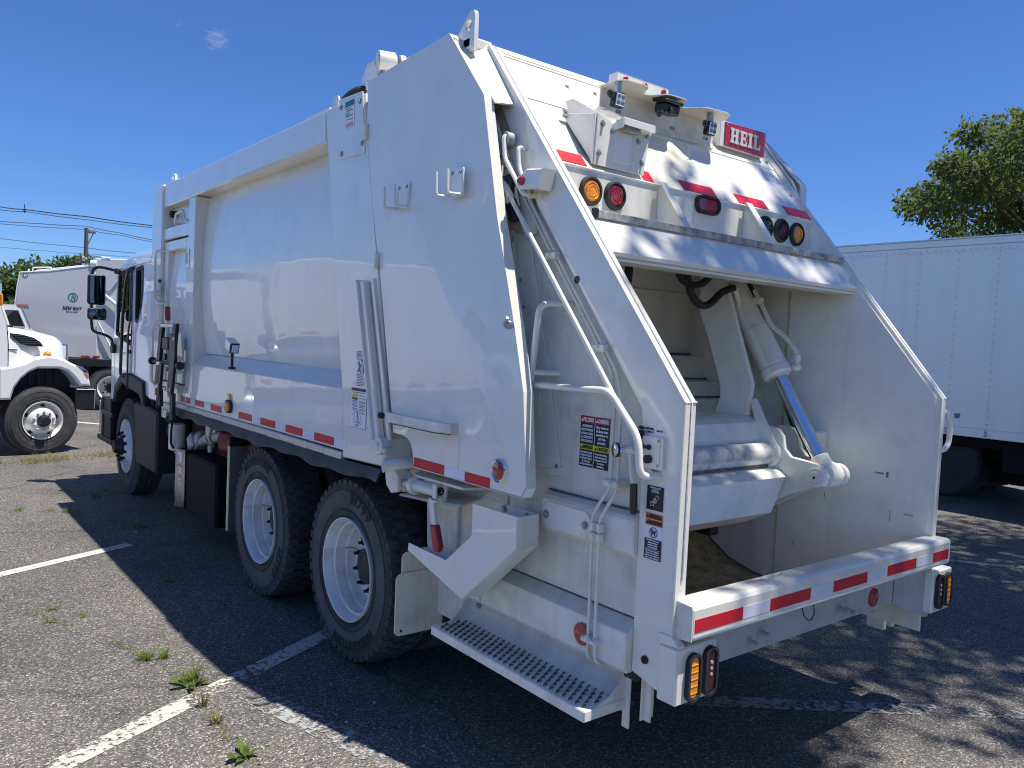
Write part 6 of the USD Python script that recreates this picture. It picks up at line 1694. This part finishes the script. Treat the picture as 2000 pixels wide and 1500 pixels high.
# ---------------------------------------------------------------- weeds
def weed(x, y, n, h, spread, mat, label, seed, broad=False):
    rng = np.random.default_rng(seed)
    t = thing('weed', label, 'weed', (x, y, 0.0), group='weeds growing through the asphalt')
    V, F = [], []
    for k in range(n):
        a = rng.random() * 2 * math.pi
        r0 = rng.random() * spread * .35
        lean = (.25 + .9 * rng.random()) * spread
        hh = h * (.45 + .65 * rng.random())
        w = (.0034 if not broad else .017) * (.7 + .6 * rng.random())
        hh *= .66; lean *= .72
        p0 = np.array([r0 * math.cos(a), r0 * math.sin(a), -.003])
        side = np.array([-math.sin(a), math.cos(a), 0])
        o = len(V)
        m = 5
        for i in range(m):
            tt = i / (m - 1)
            c = p0 + np.array([math.cos(a), math.sin(a), 0]) * lean * tt ** 1.6 + np.array([0, 0, hh * (tt - .25 * tt ** 3)])
            ww = w * (math.sin(math.pi * min(.15 + .85 * tt, 1)) if broad else (1 - tt) + .05)
            V += [c - side * ww, c + side * ww]
        for i in range(m - 1):
            F += [(o + 2 * i, o + 2 * i + 1, o + 2 * i + 3), (o + 2 * i, o + 2 * i + 3, o + 2 * i + 2)]
    obj('blades', tri(V, F), mat, t, smooth=False).SetCustomDataByKey('kind', 'stuff')
    return t


weed(-2.10, 2.74, 70, .09, .10, grass_m, 'low spreading green weed, left of the pair beside the shadow edge', 1)
weed(-2.02, 2.70, 40, .13, .07, grass_m, 'thin yellowish grass tuft, right of the pair beside the shadow edge', 2)
wd = weed(-1.97, 2.33, 44, .17, .10, grass_m, 'tallest green weed clump at the shadow edge above the broken line', 3)
weed(-2.00, 2.27, 9, .13, .11, grass_m, 'broad leaves growing in the tallest clump at the shadow edge', 4, True)
weed(-2.02, 2.02, 26, .17, .07, dry_m, 'straw coloured stalks growing through the broken white line', 5)
weed(-2.02, 1.82, 34, .10, .08, dry_m, 'short dry yellow grass tuft nearest the bottom line edge', 6)
weed(-2.01, 1.46, 10, .085, .10, grass_m, 'small broad leaved seedling near the bottom edge', 7, True)
weed(-2.38, 3.84, 26, .06, .08, grass_m, 'small tuft in the open asphalt, upper of three at left', 8)
weed(-2.44, 3.60, 22, .06, .07, grass_m, 'small tuft in the open asphalt, lowest of three at left', 9)
weed(-2.26, 3.62, 20, .05, .08, grass_m, 'small tuft in the open asphalt, right of three at left', 10)
weed(-2.21, 7.0, 40, .09, .14, grass_m, 'green tuft farthest left before the shadow corner', 11)
weed(-1.98, 6.85, 30, .08, .13, dry_m, 'yellowish tuft between two green ones before the shadow corner', 12)
weed(-1.82, 6.72, 50, .09, .14, grass_m, 'green tuft at the tip of the shadow corner', 13)
weed(-1.47, 7.35, 50, .11, .14, grass_m, 'green tuft in the shade just behind the front wheel', 14)
weed(-1.40, 5.82, 40, .09, .12, grass_m, 'dim tuft in the shade beside the tank', 15)
weed(-1.55, 6.15, 30, .06, .13, grass_m, 'low dim tuft in the shade left of the tank', 16)
weed(-1.62, 4.08, 34, .07, .10, grass_m, 'lone dim tuft in the shade left of the rear wheels', 17)
weed(-1.30, 7.7, 30, .07, .12, grass_m, 'tuft in the shade beside the front tyre', 18)
rng = np.random.default_rng(5)
V, F = [], []
for k in range(1500):
    x = -3.1 + 2.6 * rng.random(); y = 9.98 + .30 * (x + 1.8) + rng.normal() * .14
    if math.sin(x * 7) + rng.normal() * .6 < -.5: continue
    a = rng.random() * 6.28; h_ = .02 + .07 * rng.random(); w_ = .006
    o = len(V)
    V += [(x - w_ * math.sin(a), y + w_ * math.cos(a), 0), (x + w_ * math.sin(a), y - w_ * math.cos(a), 0), (x + h_ * .9 * math.cos(a), y + h_ * .9 * math.sin(a), h_)]
    F.append((o, o + 1, o + 2))
obj('grass_strip', tri(V, F), dry_m, None, 'strip of short dry grass before the wheel of the hooded truck', smooth=False, kind='stuff')
V, F = [], []
crk = np.array([(-2.75, 4.35), (-2.40, 3.62), (-2.12, 2.85), (-1.98, 2.32), (-2.03, 1.92), (-2.0, 1.25)])
for k in range(900):
    i = rng.integers(0, len(crk) - 1); t_ = rng.random()
    p = crk[i] * (1 - t_) + crk[i + 1] * t_ + rng.normal(size=2) * .018
    if math.sin(p[1] * 9) + rng.normal() * .5 < -.2: continue
    a = rng.random() * 6.28; h_ = .008 + .028 * rng.random() ** 2; w_ = .0028
    o = len(V)
    V += [(p[0] - w_ * math.sin(a), p[1] + w_ * math.cos(a), 0), (p[0] + w_ * math.sin(a), p[1] - w_ * math.cos(a), 0), (p[0] + h_ * 1.3 * math.cos(a), p[1] + h_ * 1.3 * math.sin(a), h_)]
    F.append((o, o + 1, o + 2))
obj('crack_growth', tri(V, F), dry_m, None, 'dry moss and tiny stems along a crack between the weeds', smooth=False, kind='stuff')
# loose stones and leaf litter on the asphalt
rng = np.random.default_rng(9)
st_ = []
for k in range(420):
    x, y = rng.uniform(-3.6, 5.5), rng.uniform(-.8, 8)
    m_ = trimesh.creation.icosphere(0, .004 + .006 * rng.random() ** 2); m_.apply_scale([1, 1, .6]); m_.apply_translation((x, y, .002)); st_.append(m_)
obj('gravel', st_, M('pebble', (.42, .40, .37), .8, vary=.4, vscale=30), None, 'loose light pebbles scattered on the asphalt', smooth=False, kind='stuff')
